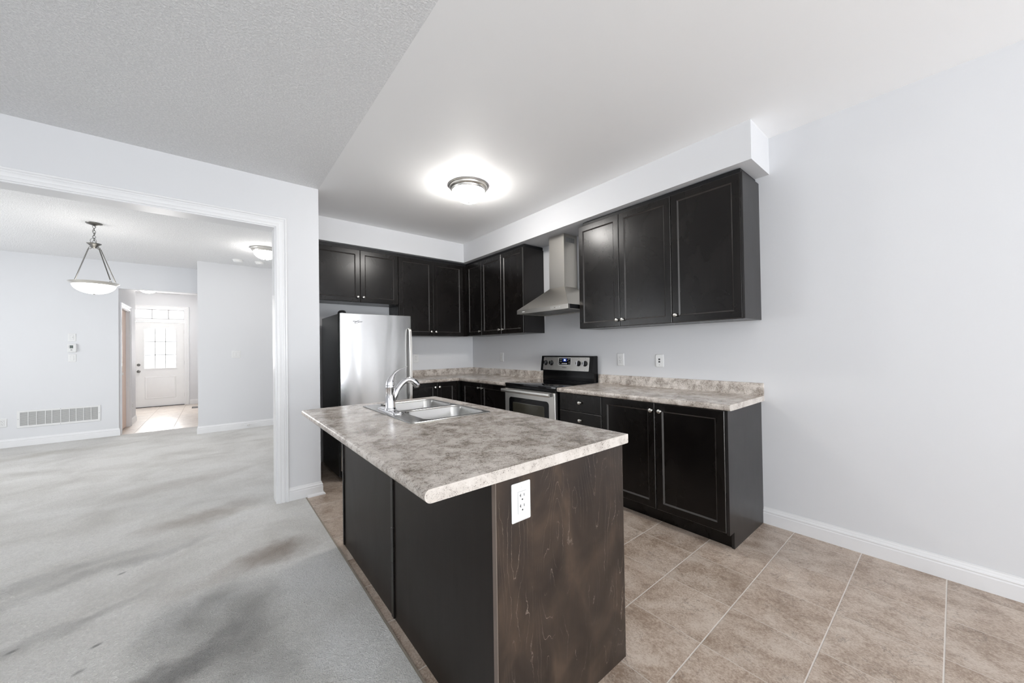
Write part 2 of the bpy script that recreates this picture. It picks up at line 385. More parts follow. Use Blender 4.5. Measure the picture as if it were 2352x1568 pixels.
def lerp_list(v, n):
    out = []
    for i in range(len(v)-1):
        for k in range(n): out.append(v[i]+(v[i+1]-v[i])*k/n)
    return out+[v[-1]]
def struct(name, mb, m, smooth=40, parent=None):
    o = mb.build(name, m, parent, smooth)
    if not parent: o['kind'] = 'structure'
    return o
def thing(name, label, cat, loc=(0, 0, 0), rz=0.0, group=None):
    o = bpy.data.objects.new(name, None); C.collection.objects.link(o); o.empty_display_size = 0.1
    o.location = loc; o.rotation_euler = (0, 0, rz); o['label'] = label; o['category'] = cat
    if group: o['group'] = group
    return o
def tag(o, label, cat, group=None):
    o['label'] = label; o['category'] = cat
    if group: o['group'] = group
    return o
def dup(root, loc, rz, label, group=None):
    r = root.copy(); C.collection.objects.link(r); r.location = loc; r.rotation_euler = (0, 0, rz); r['label'] = label
    if group: r['group'] = group
    for ch in [o for o in bpy.data.objects if o.parent == root]:
        c = ch.copy(); C.collection.objects.link(c); c.parent = r
        for g in [o for o in bpy.data.objects if o.parent == ch]:
            d = g.copy(); C.collection.objects.link(d); d.parent = c
    return r
def text(name, body, size, m, parent, mtx, shear=0.0, ext=0.0004):
    cu = bpy.data.curves.new(name, 'FONT'); cu.body = body; cu.size = size; cu.shear = shear; cu.extrude = ext
    cu.align_x = 'CENTER'; cu.align_y = 'CENTER'; cu.resolution_u = 3
    t = bpy.data.objects.new('tmp', cu); C.collection.objects.link(t)
    bpy.context.view_layer.update()
    me = bpy.data.meshes.new_from_object(t); bpy.data.objects.remove(t); bpy.data.curves.remove(cu)
    me.name = name; me.transform(mtx); me.materials.clear(); me.materials.append(M[m])
    o = bpy.data.objects.new(name, me); C.collection.objects.link(o); o.parent = parent
    return o
def frame_mtx(o, ex, ey):
    ex = Vector(ex); ey = Vector(ey); ez = ex.cross(ey)
    return Matrix(((ex.x, ey.x, ez.x, o[0]), (ex.y, ey.y, ez.y, o[1]), (ex.z, ey.z, ez.z, o[2]), (0, 0, 0, 1)))

# ------------------------------------------------------------------ dimensions solved from the photograph
XW, YB, ZC = 3.064, 4.686, 2.749          # right wall, kitchen back wall, ceiling
XP, YP = 0.738, 3.640                     # end and front of the partition wall
PT = 0.150                                # partition thickness
XOP, ZOP = 0.410, 2.346                   # right jamb and head of the wide opening
XT = 0.618                                # where carpet meets tile
YD, YD2, XD1, XD2, ZH = 8.390, 7.617, -1.167, -0.200, 2.328
YF = 12.285
XL, YN = -4.0, -5.0                       # left and rear walls (outside the picture)
XDR = 1.60                                # right wall of the dining room (hidden)

# ------------------------------------------------------------------ shell
struct('floor_tile', MB().box(XT, XW+.2, YN-.2, YP+.02, -.12, 0.0).box(XP-.06, XW+.2, YP+.02, YB+.10, -.12, 0.0), 'tile', 0)
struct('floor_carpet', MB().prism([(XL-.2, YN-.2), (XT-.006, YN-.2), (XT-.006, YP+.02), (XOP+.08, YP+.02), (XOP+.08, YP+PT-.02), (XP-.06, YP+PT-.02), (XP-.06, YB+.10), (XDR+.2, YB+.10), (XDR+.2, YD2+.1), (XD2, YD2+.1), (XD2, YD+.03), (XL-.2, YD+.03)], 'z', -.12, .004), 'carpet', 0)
struct('trim_1', MB().box(XT-.006, XT+.004, YN, YP, -.02, .0035), 'carpetedge', 0)
struct('floor_hall', MB().prism([(XL-.2, YD+.03), (XD2+.1, YD+.03), (XD2+.1, YF+.2), (XL-.2, YF+.2)], 'z', -.12, 0.0), 'halltile', 0)
struct('ceiling_kitchen', MB().box(XP, XW+.2, YN-.2, YP+.05, ZC, ZC+.15).box(XP-.06, XW+.2, YP+.05, YB+.075, ZC, ZC+.15), 'ceiling', 0)
struct('ceiling_living', MB().box(XL-.2, XP, YN-.2, YP+.05, ZC, ZC+.15), 'stipple', 0)
struct('ceiling_dining', MB().box(XL-.2, XP-.06, YP+.05, YB+.075, ZC, ZC+.15).box(XL-.2, XDR+.2, YB+.075, YF+.3, ZC, ZC+.15), 'stipple', 0)
# right wall, kitchen back wall
struct('wall_right', MB().box(XW, XW+.15, YN-.2, YB+.2, -.1, ZC), 'wall', 0)
struct('wall_back', MB().box(XP-.12, XW, YB, YB+.15, -.1, ZC), 'wall', 0)
# partition with the wide cased opening; its end is the stub beside the kitchen
mb = MB().box(XOP, XP, YP, YP+PT, -.1, ZC)
mb.box(-1.9, XOP, YP, YP+PT, ZOP, ZC).box(XL-.2, -1.9, YP, YP+PT, -.1, ZC)
struct('wall_partition', mb, 'wall', 0)
struct('wall_kitchen_left', MB().box(XP-.12, XP, YP+PT, YB, -.1, ZC), 'wall', 0)
# soffit (bulkhead) along both kitchen walls
mb = MB()
pr = [(0.0, ZC), (0.359, ZC), (0.359, 2.490), (0.0, 2.490)]
st = []
for fn in (lambda d: (XW-d, 0.819), lambda d: (XW-d, YB-(d if d > 0 else 0)), lambda d: (XP, YB-d)):
    st.append([(fn(d)[0], fn(d)[1], z) for d, z in pr])
st[1] = [(XW-d, YB-d*0.975, z) for d, z in pr]; st[2] = [(XP, YB-d*0.975, z) for d, z in pr]
mb.rings(st); struct('ceiling_soffit', mb, 'wall', 0)
# dining room far wall, header over the hall, closet block, side walls
mb = MB().box(XL-.2, XD1, YD, YD+.12, -.1, ZC).box(XD1, XD2, YD, YD+.12, ZH, ZC)
struct('wall_dining', mb, 'wall', 0)
struct('wall_closet', MB().box(XD2, XDR+.2, YD2, YF+.1, -.1, ZC), 'wall', 0)
struct('wall_dining_right', MB().box(XDR, XDR+.15, YB+.15, YD2, -.1, ZC), 'wall', 0)
# hall left wall with an interior doorway
HX = XD1
mb = MB().box(HX-.12, HX, YD+.12, 8.56, -.1, ZC).box(HX-.12, HX, 9.32, 9.98, -.1, ZC).box(HX-.12, HX, 8.56, 9.32, 2.05, ZC)
struct('wall_hall_left', mb, 'wall', 0)
struct('wall_foyer_left', MB().box(-2.75, -2.6, YD+.12, YF+.15, -.1, ZC).box(-2.6, HX-.12, 9.86, 9.98, -.1, ZC), 'wall', 0)
# front wall with door and transom opening
DX0, DX1, DZ, TZ0, TZ1 = -1.445, -0.577, 2.056, 2.128, 2.362
mb = MB().box(-2.75, DX0-.02, YF, YF+.15, -.1, ZC).box(DX1+.02, XD2+.02, YF, YF+.15, -.1, ZC).box(DX0-.02, DX1+.02, YF, YF+.15, TZ1+.02, ZC)
struct('wall_front', mb, 'wall', 0)
# outer walls with glazing, behind the camera, with an added opening beside it
def wall_with_holes(name, a0, a1, holes, f):
    m_ = MB(); a = a0
    for h0, h1, z0, z1 in holes:
        m_.box(a, h0, 0, .15, -.1, ZC, f=f); m_.box(h0, h1, 0, .15, z1, ZC, f=f)
        if z0 > 0: m_.box(h0, h1, 0, .15, -.1, z0, f=f)
        a = h1
    m_.box(a, a1, 0, .15, -.1, ZC, f=f)
    struct(name, m_, 'wall', 0)
rear = lambda u, d, z: (u, YN-d, z)
side = lambda u, d, z: (XL-d, u, z)
wall_with_holes('wall_rear', XL-.2, XW, [(-3.15, -.85, .7, 2.2), (0, 2.1, 0, 2.2)], rear)
wall_with_holes('wall_left', YN-.2, YF+.2, [(-2.65, -.25, .5, 2.2), (4.95, 7.05, .65, 2.2)], side)
def window(name, u0, u1, z0, z1, f, cols):
    m_ = MB(); t = .055
    for a in [u0+(u1-u0)*k/cols for k in range(cols+1)]:
        m_.box(max(u0, a-t/2), min(u1, a+t/2)+.001, .02, .11, z0, z1, f=f)
    m_.box(u0, u1, .02, .11, z0, z0+t, f=f).box(u0, u1, .02, .11, z1-t, z1, f=f)
    o = struct(name, m_, 'trim', 0)
    struct('window_pane', MB().box(u0+.01, u1-.01, .06, .066, z0+.01, z1-.01, f=f), 'glass', 0, o)
window('window_1', -3.15, -.85, .7, 2.2, rear, 2)
window('window_2', 0, 2.1, 0, 2.2, rear, 2)
window('fill_window', -2.65, -.25, .5, 2.2, side, 2)  # added opening, unseen, lets fill light reach the right wall
window('window_4', 4.95, 7.05, .65, 2.2, side, 3)

# ------------------------------------------------------------------ baseboards and casings
BB = [(0, 0), (.015, 0), (.015, .074), (.0125, .078), (.0125, .083), (.0145, .087), (.0125, .094), (.008, .099), (.007, .107), (.004, .112), (.004, .117), (0, .117)]
def baseboard(name, a, b, f, z=0.0):
    struct(name, MB().rings([[f(a, d, h+z) for d, h in BB], [f(b, d, h+z) for d, h in BB]]), 'trim', 25)
baseboard('baseboard_right', YN, .897, lambda u, d, z: (XW-d, u, z))
mb = MB().rings([[(XOP+.078, YP-d, h) for d, h in BB], [(XP+d, YP-d, h) for d, h in BB], [(XP+d, YP+PT, h) for d, h in BB], [(XP+d, YB, h) for d, h in BB]])
struct('baseboard_partition', mb, 'trim', 25)
SH = [(.015, 0), (.032, 0), (.030, .010), (.022, .018), (.015, .021)]
mb = MB().rings([[(XT+.01, YP-d, h) for d, h in SH], [(XP+d, YP-d, h) for d, h in SH], [(XP+d, YB-.02, h) for d, h in SH]])
struct('trim_2', mb, 'trim', 25)
baseboard('baseboard_back', XP+.015, .96, lambda u, d, z: (u, YB-d, z))
mb = MB().rings([[(XL, YD-d, h+.004) for d, h in BB], [(XD1+d, YD-d, h+.004) for d, h in BB], [(XD1+d, 8.49, h+.004) for d, h in BB]])
struct('baseboard_dining', mb, 'trim', 25)
mb = MB().rings([[(XDR, YD2-d, h+.004) for d, h in BB], [(XD2-d, YD2-d, h+.004) for d, h in BB], [(XD2-d, YF, h+.004) for d, h in BB]])
struct('baseboard_closet', mb, 'trim', 25)
mb = MB().rings([[(HX+d, 9.39, h) for d, h in BB], [(HX+d, 9.98+d, h) for d, h in BB], [(HX-.12, 9.98+d, h) for d, h in BB]])
struct('baseboard_hall', mb, 'trim', 25)
baseboard('baseboard_front', XD2-.015, DX1+.095, lambda u, d, z: (u, YF-d, z))
CAS = [(0, 0), (0, .012), (.006, .014), (.020, .014), (.024, .011), (.030, .0115), (.044, .018), (.048, .018), (.052, .014), (.060, .014), (.066, .021), (.075, .022), (.078, .018), (.078, 0)]
def casing(name, u0, u1, z1, f, z0=0.0):
    struct(name, MB().rings([[f(u1+a, b, z0) for a, b in CAS], [f(u1+a, b, z1+a) for a, b in CAS], [f(u0-a, b, z1+a) for a, b in CAS], [f(u0-a, b, z0) for a, b in CAS]]), 'trim', 25)
casing('trim_3', -1.9, XOP, ZOP, lambda u, d, z: (u, YP-d, z), .002)
casing('trim_4', -1.9, XOP, ZOP, lambda u, d, z: (u, YP+PT+d, z), .002)
mb = MB().box(XOP-.012, XOP+.001, YP-.004, YP+PT+.004, .004, ZOP-.010).box(-1.9, XOP+.001, YP-.004, YP+PT+.004, ZOP-.012, ZOP+.001).box(-1.9, -1.888, YP-.004, YP+PT+.004, .004, ZOP-.010)
struct('trim_5', mb, 'trim', 0)
casing('trim_6', 8.565, 9.315, 2.045, lambda u, d, z: (HX+d, u, z))
casing('trim_7', DX0-.012, DX1+.012, TZ1+.012, lambda u, d, z: (u, YF-d, z))
struct('trim_8', MB().box(HX-.12, HX+.001, 8.56, 8.575, 0, 2.05).box(HX-.12, HX+.001, 9.305, 9.32, 0, 2.05).box(HX-.12, HX+.001, 8.575, 9.305, 2.035, 2.05), 'trim', 0)
# slab added in the hall doorway, peach for the warm-lit room beyond
d2 = struct('doorway_slab', MB().box(HX-.075, HX-.04, 8.578, 9.302, .008, 2.032, .002), 'peach', 0)
struct('added_slab_handle', MB().lathe([(.0, .0), (.024, 0), (.024, .006), (.010, .010), (.010, .03), (.024, .04), (.024, .052), (.0, .056)], (HX-.04, 8.645, .96), 12, 'x'), 'nickel', 40, d2)

# front door with an arched nine-pane light, transom above
WX0, WX1, WZ0, WZ1 = -1.288, -0.737, .935, 1.865
mb = MB()
y0, y1 = YF+.03, YF+.075
mb.box(DX0, WX0, y0, y1, .012, DZ).box(WX1, DX1, y0, y1, .012, DZ).box(WX0, WX1, y0, y1, .012, WZ0)
arc = [(WX0+(WX1-WX0)*k/16, WZ1+.055*(1-((k-8)/8)**2)) for k in range(17)]
mb.prism(arc+[(WX1, DZ), (WX0, DZ)], 'y', y0, y1)
d1 = struct('door_1', mb, 'door', 0)
def ringrect(x0, x1, z0, z1, y): return [(x0, y, z0), (x1, y, z0), (x1, y, z1), (x0, y, z1)]
mb = MB().rings([ringrect(-1.285, -.735, .20, .73, y0), ringrect(-1.278, -.742, .207, .723, y0-.008), ringrect(-1.255, -.765, .23, .70, y0-.004), ringrect(-1.235, -.785, .25, .68, y0-.009)], False, True)
struct('raised_panel', mb, 'door', 20, d1)
mb = MB()   # light frame and muntins
fr = 0.022
outer = [(WX0-fr, WZ0-fr), (WX1+fr, WZ0-fr)]+[(x+(fr if k == 16 else -fr if k == 0 else 0), z+fr) for k, (x, z) in reversed(list(enumerate(arc)))]
inner = [(WX0, WZ0), (WX1, WZ0)]+list(reversed(arc))
mb.rings([[(x, y0, z) for x, z in outer], [(x, y0-.012, z) for x, z in outer], [(x, y0-.012, z) for x, z in inner], [(x, y0+.01, z) for x, z in inner]], False, False)
struct('light_frame', mb, 'door', 25, d1)
mb = MB()
for k in (1, 2):
    x = WX0+(WX1-WX0)*k/3; mb.box(x-.008, x+.008, y0+.004, y0+.02, WZ0, WZ1+.05)
    z = WZ0+(WZ1+.03-WZ0)*k/3; mb.box(WX0, WX1, y0+.004, y0+.02, z-.008, z+.008)
struct('muntin', mb, 'line', 0, d1)
struct('pane', MB().prism(inner, 'y', y0+.020, y0+.025), 'glass', 0, d1)
kn = [(.0, 0), (.030, 0), (.030, .006), (.012, .012), (.012, .03), (.026, .038), (.029, .05), (.022, .062), (.0, .065)]
struct('door_knob', MB().lathe([(r, -h) for r, h in kn], (-1.388, y0, .868), 16, 'y'), 'pewter', 40, d1)
struct('deadbolt', MB().lathe([(0, 0), (.030, 0), (.030, -.010), (.024, -.016), (0, -.018)], (-1.388, y0, 1.023), 16, 'y').box(-1.393, -1.383, y0-.032, y0-.016, 1.005, 1.041), 'pewter', 40, d1)
for hz in (.25, 1.05, 1.82):
    struct('hinge', MB().box(DX1-.004, DX1+.014, y0-.006, y0+.002, hz-.05, hz+.05), 'line', 0, d1)
mb = MB().box(DX0-.02, DX0, YF-.004, YF+.12, 0, TZ1+.02).box(DX1, DX1+.02, YF-.004, YF+.12, 0, TZ1+.02).box(DX0, DX1, YF-.004, YF+.12, DZ+.004, TZ0).box(DX0, DX1, YF-.004, YF+.12, TZ1, TZ1+.02)
struct('trim_9', mb, 'trim', 0)
mb = MB().box(DX0, DX1, YF+.03, YF+.07, TZ0, TZ0+.018).box(DX0, DX1, YF+.03, YF+.07, TZ1-.018, TZ1)
for k in range(4):
    x = DX0+(DX1-DX0)*k/3; mb.box(max(DX0, x-.010), min(DX1, x+.010), YF+.03, YF+.07, TZ0, TZ1)
wn5 = struct('window_5', mb, 'line', 0)
struct('window_pane', MB().box(DX0, DX1, YF+.05, YF+.054, TZ0, TZ1), 'glass', 0, wn5)
struct('trim_10', MB().box(DX0, DX1, YF+.005, YF+.13, .0, .011), 'blackmatte', 0)

# ------------------------------------------------------------------ cabinets
FR_ = lambda u, d, z: (XW-d, u, z)       # against the right wall: u runs along y, d comes out of the wall
FB_ = lambda u, d, z: (u, YB-d, z)       # against the back wall: u runs along x
def panel_door(f, u0, u1, z0, z1, d0, th=.020, fw_=.056, slab=False):
    def rr(i, d): return [f(u0+i, d, z0+i), f(u1-i, d, z0+i), f(u1-i, d, z1-i), f(u0+i, d, z1-i)]
    d1_ = d0+th
    R = [rr(0, d0), rr(0, d1_-.0032), rr(.0032, d1_)]
    if not slab: R += [rr(fw_-.006, d1_), rr(fw_-.0055, d1_-.0008), rr(fw_+.0035, d1_-.0085), rr(fw_+.0045, d1_-.0092)]
    m_ = MB().rings(R)
    for i, fc in enumerate(m_.bm.faces):      # paler eased edges and bead: their highlight painted into the colour
        if i//4 in ((1,) if slab else (1, 4)) and i < 4*(len(R)-1): fc.material_index = 1
    m_.extra = 'woodedge'
    return m_
KN = [(0, 0), (.0085, 0), (.0085, .003), (.0055, .006), (.0055, .012), (.013, .0175), (.0155, .021), (.0155, .024), (.011, .0275), (0, .0285)]
def knob(f, u, d, z, parent, off):
    m_ = MB(); n = 14; rings = []
    for r, h in KN:
        rings.append([f(u+max(r, 1e-4)*math.cos(2*PI*k/n), d+h, z+max(r, 1e-4)*math.sin(2*PI*k/n)*.86) for k in range(n)])
    m_.rings(rings)
    return m_.build('knob', 'nickel', parent, 40, off)
def cabinet(name, label, f, u0, u1, z0, z1, depth, doors, ends=(), group=None, fill_top=0.0, toe=False, base_u=None, slab=(), carcass_mat='wood', toe_u=None):
    """doors: list of (u0, u1, z0, z1, knob_u, knob_z)"""
    uc = (u0+u1)/2; base = f(uc, depth/2, z0)
    t = thing(name, label, 'cabinet', base, 0, group)
    cz0 = z0
    m_ = MB().box(u0, u1, .002, depth, z0 if not toe else .105, z1, f=f)
    m_.build('carcass', carcass_mat, t, 0, base)
    if toe:
        a, b = toe_u or (u0, u1)
        MB().box(a, b, .002, depth-.065, 0, .105, f=f).build('toe_kick', 'wood', t, 0, base)
    if fill_top:
        a, b = base_u or (u0, u1)
        MB().box(a, b, .002, depth-.004, z1, z1+fill_top, f=f).build('top_filler', 'blackmatte', t, 0, base)
    for i, (a, b, q0, q1, ku, kz) in enumerate(doors):
        sl = i in slab
        g = .0022
        d_ = panel_door(f, a+g, b-g, q0+g, q1-g, depth+.001, slab=sl).build('drawer' if sl else 'door', 'wood', t, 12, base)
        if ku is not None: knob(f, ku, depth+.021, kz, d_, base)
    for (a, b, q0, q1, e0, e1) in ends:
        m_ = MB().prism([(0, q0), (0, q1)], 'z', 0, 1) if False else MB().box(a, b, e0, e1, q0, q1, f=f)
        m_.build('end_panel', 'woodside', t, 0, base)
    return t
UZ0, UZ1, UD = 1.460, 2.447, .300
DKZ = 1.517
up_g = 'wall cabinets with dark panel doors'
cabinet('wall_cabinet', 'dark two-door wall cabinet just right of the steel range hood', FR_, 1.386, 2.307, UZ0, UZ1, UD,
        [(1.855, 2.307, UZ0, UZ1, 1.879, DKZ), (1.386, 1.855, UZ0, UZ1, 1.822, DKZ)], fill_top=.036, base_u=(1.386, 2.262))
cabinet('wall_cabinet', 'dark single-door wall cabinet with exposed grey-sheened side at the right end', FR_, .899, 1.386, UZ0, UZ1, UD,
        [(.899, 1.386, UZ0, UZ1, 1.354, DKZ)], ends=[(.885, .899, UZ0, UZ1, .002, .322)], fill_top=.036, base_u=(.905, 1.386))
cabinet('wall_cabinet', 'dark two-door wall cabinet just left of the steel range hood', FR_, 3.130, 3.973, UZ0, UZ1, UD,
        [(3.545, 3.973, UZ0, UZ1, 3.580, DKZ), (3.130, 3.545, UZ0, UZ1, 3.512, DKZ)], ends=[(3.115, 3.130, UZ0, UZ1, .002, .318)], fill_top=.036, base_u=(3.125, 3.973))
cabinet('wall_cabinet', 'narrow single-door dark wall cabinet on the range wall in the corner', FR_, 3.973, 4.384, UZ0, UZ1, UD,
        [(3.973, 4.325, UZ0, UZ1, 4.010, DKZ)], fill_top=.036)
cabinet('wall_cabinet', 'tall two-door dark wall cabinet on the back wall between fridge and corner', FB_, 1.771, 2.762, UZ0, UZ1, .309,
        [(1.773, 2.239, UZ0, UZ1, 2.205, DKZ), (2.239, 2.700, UZ0, UZ1, 2.272, DKZ)], fill_top=.036)
cabinet('wall_cabinet', 'short two-door dark wall cabinet above the refrigerator', FB_, XP+.004, 1.769, 1.842, UZ1, .309,
        [(XP+.03, 1.315, 1.842, UZ1, 1.284, 1.900), (1.315, 1.766, 1.842, UZ1, 1.347, 1.900)], fill_top=.036)
BZ = .874
cabinet('base_cabinet', 'dark two-door base cabinet at the right end below the counter', FR_, .915, 1.841, 0, BZ, .598,
        [(1.378, 1.841, .113, BZ, 1.402, .820), (.915, 1.378, .113, BZ, 1.336, .820)],
        ends=[(.898, .915, .105, BZ, .002, .615), (.898, .915, 0, .106, .002, .545)], toe=True, toe_u=(.915, 1.841))
cabinet('drawer_cabinet', 'dark drawer base cabinet between the range and the two-door cabinet', FR_, 1.843, 2.318, 0, BZ, .598,
        [(1.843, 2.307, .722, BZ, 2.062, .803), (1.843, 2.307, .570, .720, 2.062, .650), (1.843, 2.307, .342, .568, 2.062, .455), (1.843, 2.307, .113, .340, 2.062, .226)], slab=(0, 1, 2, 3), toe=True)
cabinet('base_cabinet', 'dark two-door base cabinet left of the range on the range wall', FR_, 3.098, 4.070, 0, BZ, .598,
        [(3.100, 3.570, .113, BZ, 3.542, .818), (3.570, 3.995, .113, BZ, 3.612, .818)], toe=True)
cabinet('base_cabinet', 'dark two-door base cabinet on the back wall right of the refrigerator', FB_, 1.735, 2.444, 0, BZ, .598,
        [(1.740, 2.130, .113, BZ, 2.100, .818), (2.130, 2.400, .113, BZ, 2.160, .818)], toe=True)

# ------------------------------------------------------------------ countertops
def nose(dmax, zt=.914, zb=.876, r=.012):
    p = [(0.0, zb), (0.0, zt)]
    for k in range(5): a = PI/2*(1-k/4); p.append((dmax-r+r*math.cos(a), zt-r+r*math.sin(a)))
    for k in range(4): a = -PI/2*k/3; p.append((dmax-r*1.2+r*1.2*math.cos(a), zb+r*1.2+r*1.2*math.sin(a)))
    return p
SPL = [(0.0, .914), (.032, .914), (.026, .917), (.021, .924), (.019, .93), (.019, .996), (.016, 1.002), (.010, 1.004), (0.0, 1.004)]
PRO = nose(.634)
def stations(P, fns): return [[fn(d, z) for d, z in P] for fn in fns]
def counter(name, label, fns, end_caps):
    base = fns[0](.3, .876)
    t = thing(name, label, 'countertop', base)
    MB().rings(stations(PRO, fns)).build('slab', 'laminate', t, 30, base)
    MB().rings(stations(SPL, fns)).build('backsplash', 'laminate', t, 30, base)
    for mbx in end_caps: mbx.build('end_cap', 'lamcap_lit', t, 0, base)
    return t
e = .0008
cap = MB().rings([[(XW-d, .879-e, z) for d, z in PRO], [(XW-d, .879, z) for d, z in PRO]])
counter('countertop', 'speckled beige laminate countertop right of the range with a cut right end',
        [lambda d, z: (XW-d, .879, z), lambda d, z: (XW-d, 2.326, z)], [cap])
counter('countertop', 'speckled beige laminate countertop turning the corner left of the range',
        [lambda d, z: (XW-d, 3.090, z), lambda d, z: (XW-d, YB-d, z), lambda d, z: (1.722, YB-d, z)], [])

# ------------------------------------------------------------------ island
IX0, IX1, IY0, IY1 = .420, 1.345, .880, 2.598
def nose2(x0, x1, zt=.914, zb=.876, r=.0165):
    p = []
    for cx, a0 in ((x1-.004, 0), (x0+r, 1)):
        rr = .004 if a0 == 0 else r
        for k in range(7):
            a = (PI/2*k/6) if a0 == 0 else (PI/2+PI/2*k/6); p.append((cx+rr*math.cos(a), zt-rr+rr*math.sin(a)))
        if a0 == 1:
            rb = .020
            for k in range(7):
                a = PI+PI/2*k/6; p.append((x0+rb+rb*math.cos(a), zb+rb+rb*math.sin(a)))
            p.append((x1-.004, zb)); p.append((x1, zb+.004))
    return p
NP = nose2(IX0, IX1)
SX0, SX1, SY0, SY1 = .770, 1.235, 1.714, 2.467     # hole for the sink
t = thing('island_countertop', 'speckled beige laminate countertop on the kitchen island holding the sink', 'countertop', (.88, 1.74, .876))
off = (.88, 1.74, .876)
mb = MB().prism(NP, 'y', IY0, SY0).prism(NP, 'y', SY1, IY1)
left = [p for p in NP if p[0] < .6]
mb.prism([(SX0, .914)]+left+[(SX0, .876)], 'y', SY0, SY1)
right = [p for p in NP if p[0] > 1.2]
mb.prism([(SX1, .876)]+sorted(right, key=lambda p: p[1])+[(SX1, .914)], 'y', SY0, SY1)
mb.build('slab', 'laminate', t, 30, off)
MB().rings([[(x, IY0-.0012, z) for x, z in NP], [(x, IY0+.0004, z) for x, z in NP]]).build('end_cap', 'lamcap_lit', t, 0, off)

bo = (.98, 1.73, 0)
t = thing('kitchen_island', 'dark stained kitchen island base with a brown grained end panel', 'island', bo)
PX0, PX1, PY0, PY1 = .664, 1.305, .886, 2.580
MB().box(PX0+.004, PX0+.016, PY0+.02, PY1, 0, .8755).box(PX1-.016, PX1, PY0+.02, PY1, .09, .8755).box(PX1-.075, PX1-.060, PY0+.02, PY1, 0, .105).box(PX0+.016, PX1-.016, PY1-.016, PY1, 0, .8755).box(PX0+.016, PX1-.016, PY0+.02, PY1-.016, .09, .105).box(PX0+.016, PX1-.016, PY0+.02, 1.68, .855, .8755).build('carcass', 'woodback', t, 0, bo)
MB().box(.656, 1.312, PY0, PY0+.019, 0, .8755).build('end_panel', 'maple', t, 0, bo)
MB().box(.6535, .6561, PY0+.0005, PY0+.0195, 0, .8752).build('panel_edge', 'rawedge', t, 0, bo)
MB().box(.6575, .666, PY0+.0195, PY0+.036, 0, .8755).build('stile', 'woodback', t, 0, bo)
MB().box(.660, PX0+.004, PY0+.036, 1.712, 0, .8755).build('side_panel', 'woodback', t, 0, bo)
MB().box(.660, PX0+.004, 1.735, PY1-.012, 0, .8755).build('side_panel', 'woodback', t, 0, bo)
MB().box(.652, .666, 1.708, 1.738, .006, .8755, .002).build('stile', 'wood', t, 0, bo)
MB().box(.652, .690, PY1-.014, PY1+.004, .006, .8755, .002).build('stile', 'wood', t, 0, bo)
FI = lambda u, d, z: (PX1+d, u, z)
for a, b_, kn_ in ((.93, 1.46, 1.43), (1.47, 1.99, 1.96), (2.0, 2.56, 2.03)):
    d_ = panel_door(FI, a, b_, .115, .86, .001).build('door', 'wood', t, 12, bo)
    knob(FI, kn_, .021, .80, d_, bo)

# ------------------------------------------------------------------ sink and faucet
def rrect(x0, x1, y0, y1, r, z, n=6):
    p = []
    for cx, cy, a0 in ((x1-r, y1-r, 0), (x0+r, y1-r, PI/2), (x0+r, y0+r, PI), (x1-r, y0+r, 1.5*PI)):
        for k in range(n+1): a = a0+PI/2*k/n; p.append((cx+r*math.cos(a), cy+r*math.sin(a), z))
    return p
so = (1.0, 2.09, .9145)
t = thing('kitchen_sink', 'stainless double bowl drop-in sink set into the island countertop', 'sink', so)
OX0, OX1, OY0, OY1 = .747, 1.243, 1.703, 2.478
bowls = [(.846, 1.226, 2.112, 2.455), (.846, 1.226, 1.728, 2.066)]
m_ = MB(); bm = m_.bm
outer = [bm.verts.new(p) for p in rrect(OX0+.008, OX1-.008, OY0+.008, OY1-.008, .02, .9185)]
edges = [bm.edges.new((outer[i], outer[(i+1) % len(outer)])) for i in range(len(outer))]
for bx in bowls:
    inn = [bm.verts.new(p) for p in rrect(*bx, .055, .9185)]
    edges += [bm.edges.new((inn[i], inn[(i+1) % len(inn)])) for i in range(len(inn))]
bmesh.ops.triangle_fill(bm, use_beauty=True, use_dissolve=False, edges=edges)
m_.rings([rrect(OX0+.008, OX1-.008, OY0+.008, OY1-.008, .02, .9185), rrect(OX0+.004, OX1-.004, OY0+.004, OY1-.004, .022, .9180), rrect(OX0, OX1, OY0, OY1, .024, .9148)], False, False)
m_.build('rim', 'sinksteel', t, 40, so, recalc=True)
for bx in bowls:
    x0, x1, y0, y1 = bx; R = []
    for ins, z, r in ((0, .9185, .055), (.004, .9165, .053), (.007, .910, .052), (.012, .80, .05), (.020, .765, .05), (.040, .748, .045), (.07, .743, .04), (.12, .740, .03)):
        R.append(rrect(x0+ins, x1-ins, y0+ins, y1-ins, min(r, (x1-x0)/2-ins-.001), z))
    m_ = MB().rings(R, False, True)
    b_ = m_.build('bowl', 'sinksteel', t, 50, so)
    cx, cy = (x0+x1)/2, (y0+y1)/2
    MB().lathe([(.052, .7415), (.050, .7435), (.040, .742), (.038, .739), (.0001, .738)], (cx, cy, 0), 20).build('drain', 'chrome', b_, 40, so)
fo = (.806, 2.128, .9187)
t = thing('faucet', 'chrome single-lever faucet standing on the sink rim', 'faucet', fo)
def stad(x0, x1, y0, y1, z): return rrect(x0, x1, y0, y1, (x1-x0)/2-.001, z, 8)
MB().rings([stad(.772, .838, 1.985, 2.275, .9187), stad(.772, .838, 1.985, 2.275, .923), stad(.776, .834, 1.990, 2.270, .928), stad(.784, .826, 2.0, 2.26, .930)]).build('base_plate', 'chrome', t, 50, fo)
fx, fy = .806, 2.128
MB().lathe([(.034, .929), (.034, .934), (.030, .938), (.0285, .945), (.0275, 1.00), (.0262, 1.056), (.0268, 1.057), (.0268, 1.073), (.0255, 1.0745), (.024, 1.075)], (fx, fy, 0), 28, cap0=True, cap1=True).build('body', 'chrome', t, 45, fo)
p = bz([(fx-.001, fy, 1.074), (fx+.001, fy, 1.092), (fx+.007, fy, 1.112), (fx+.024, fy, 1.140), (fx+.052, fy, 1.160), (fx+.084, fy, 1.171), (fx+.106, fy, 1.180)], 6)
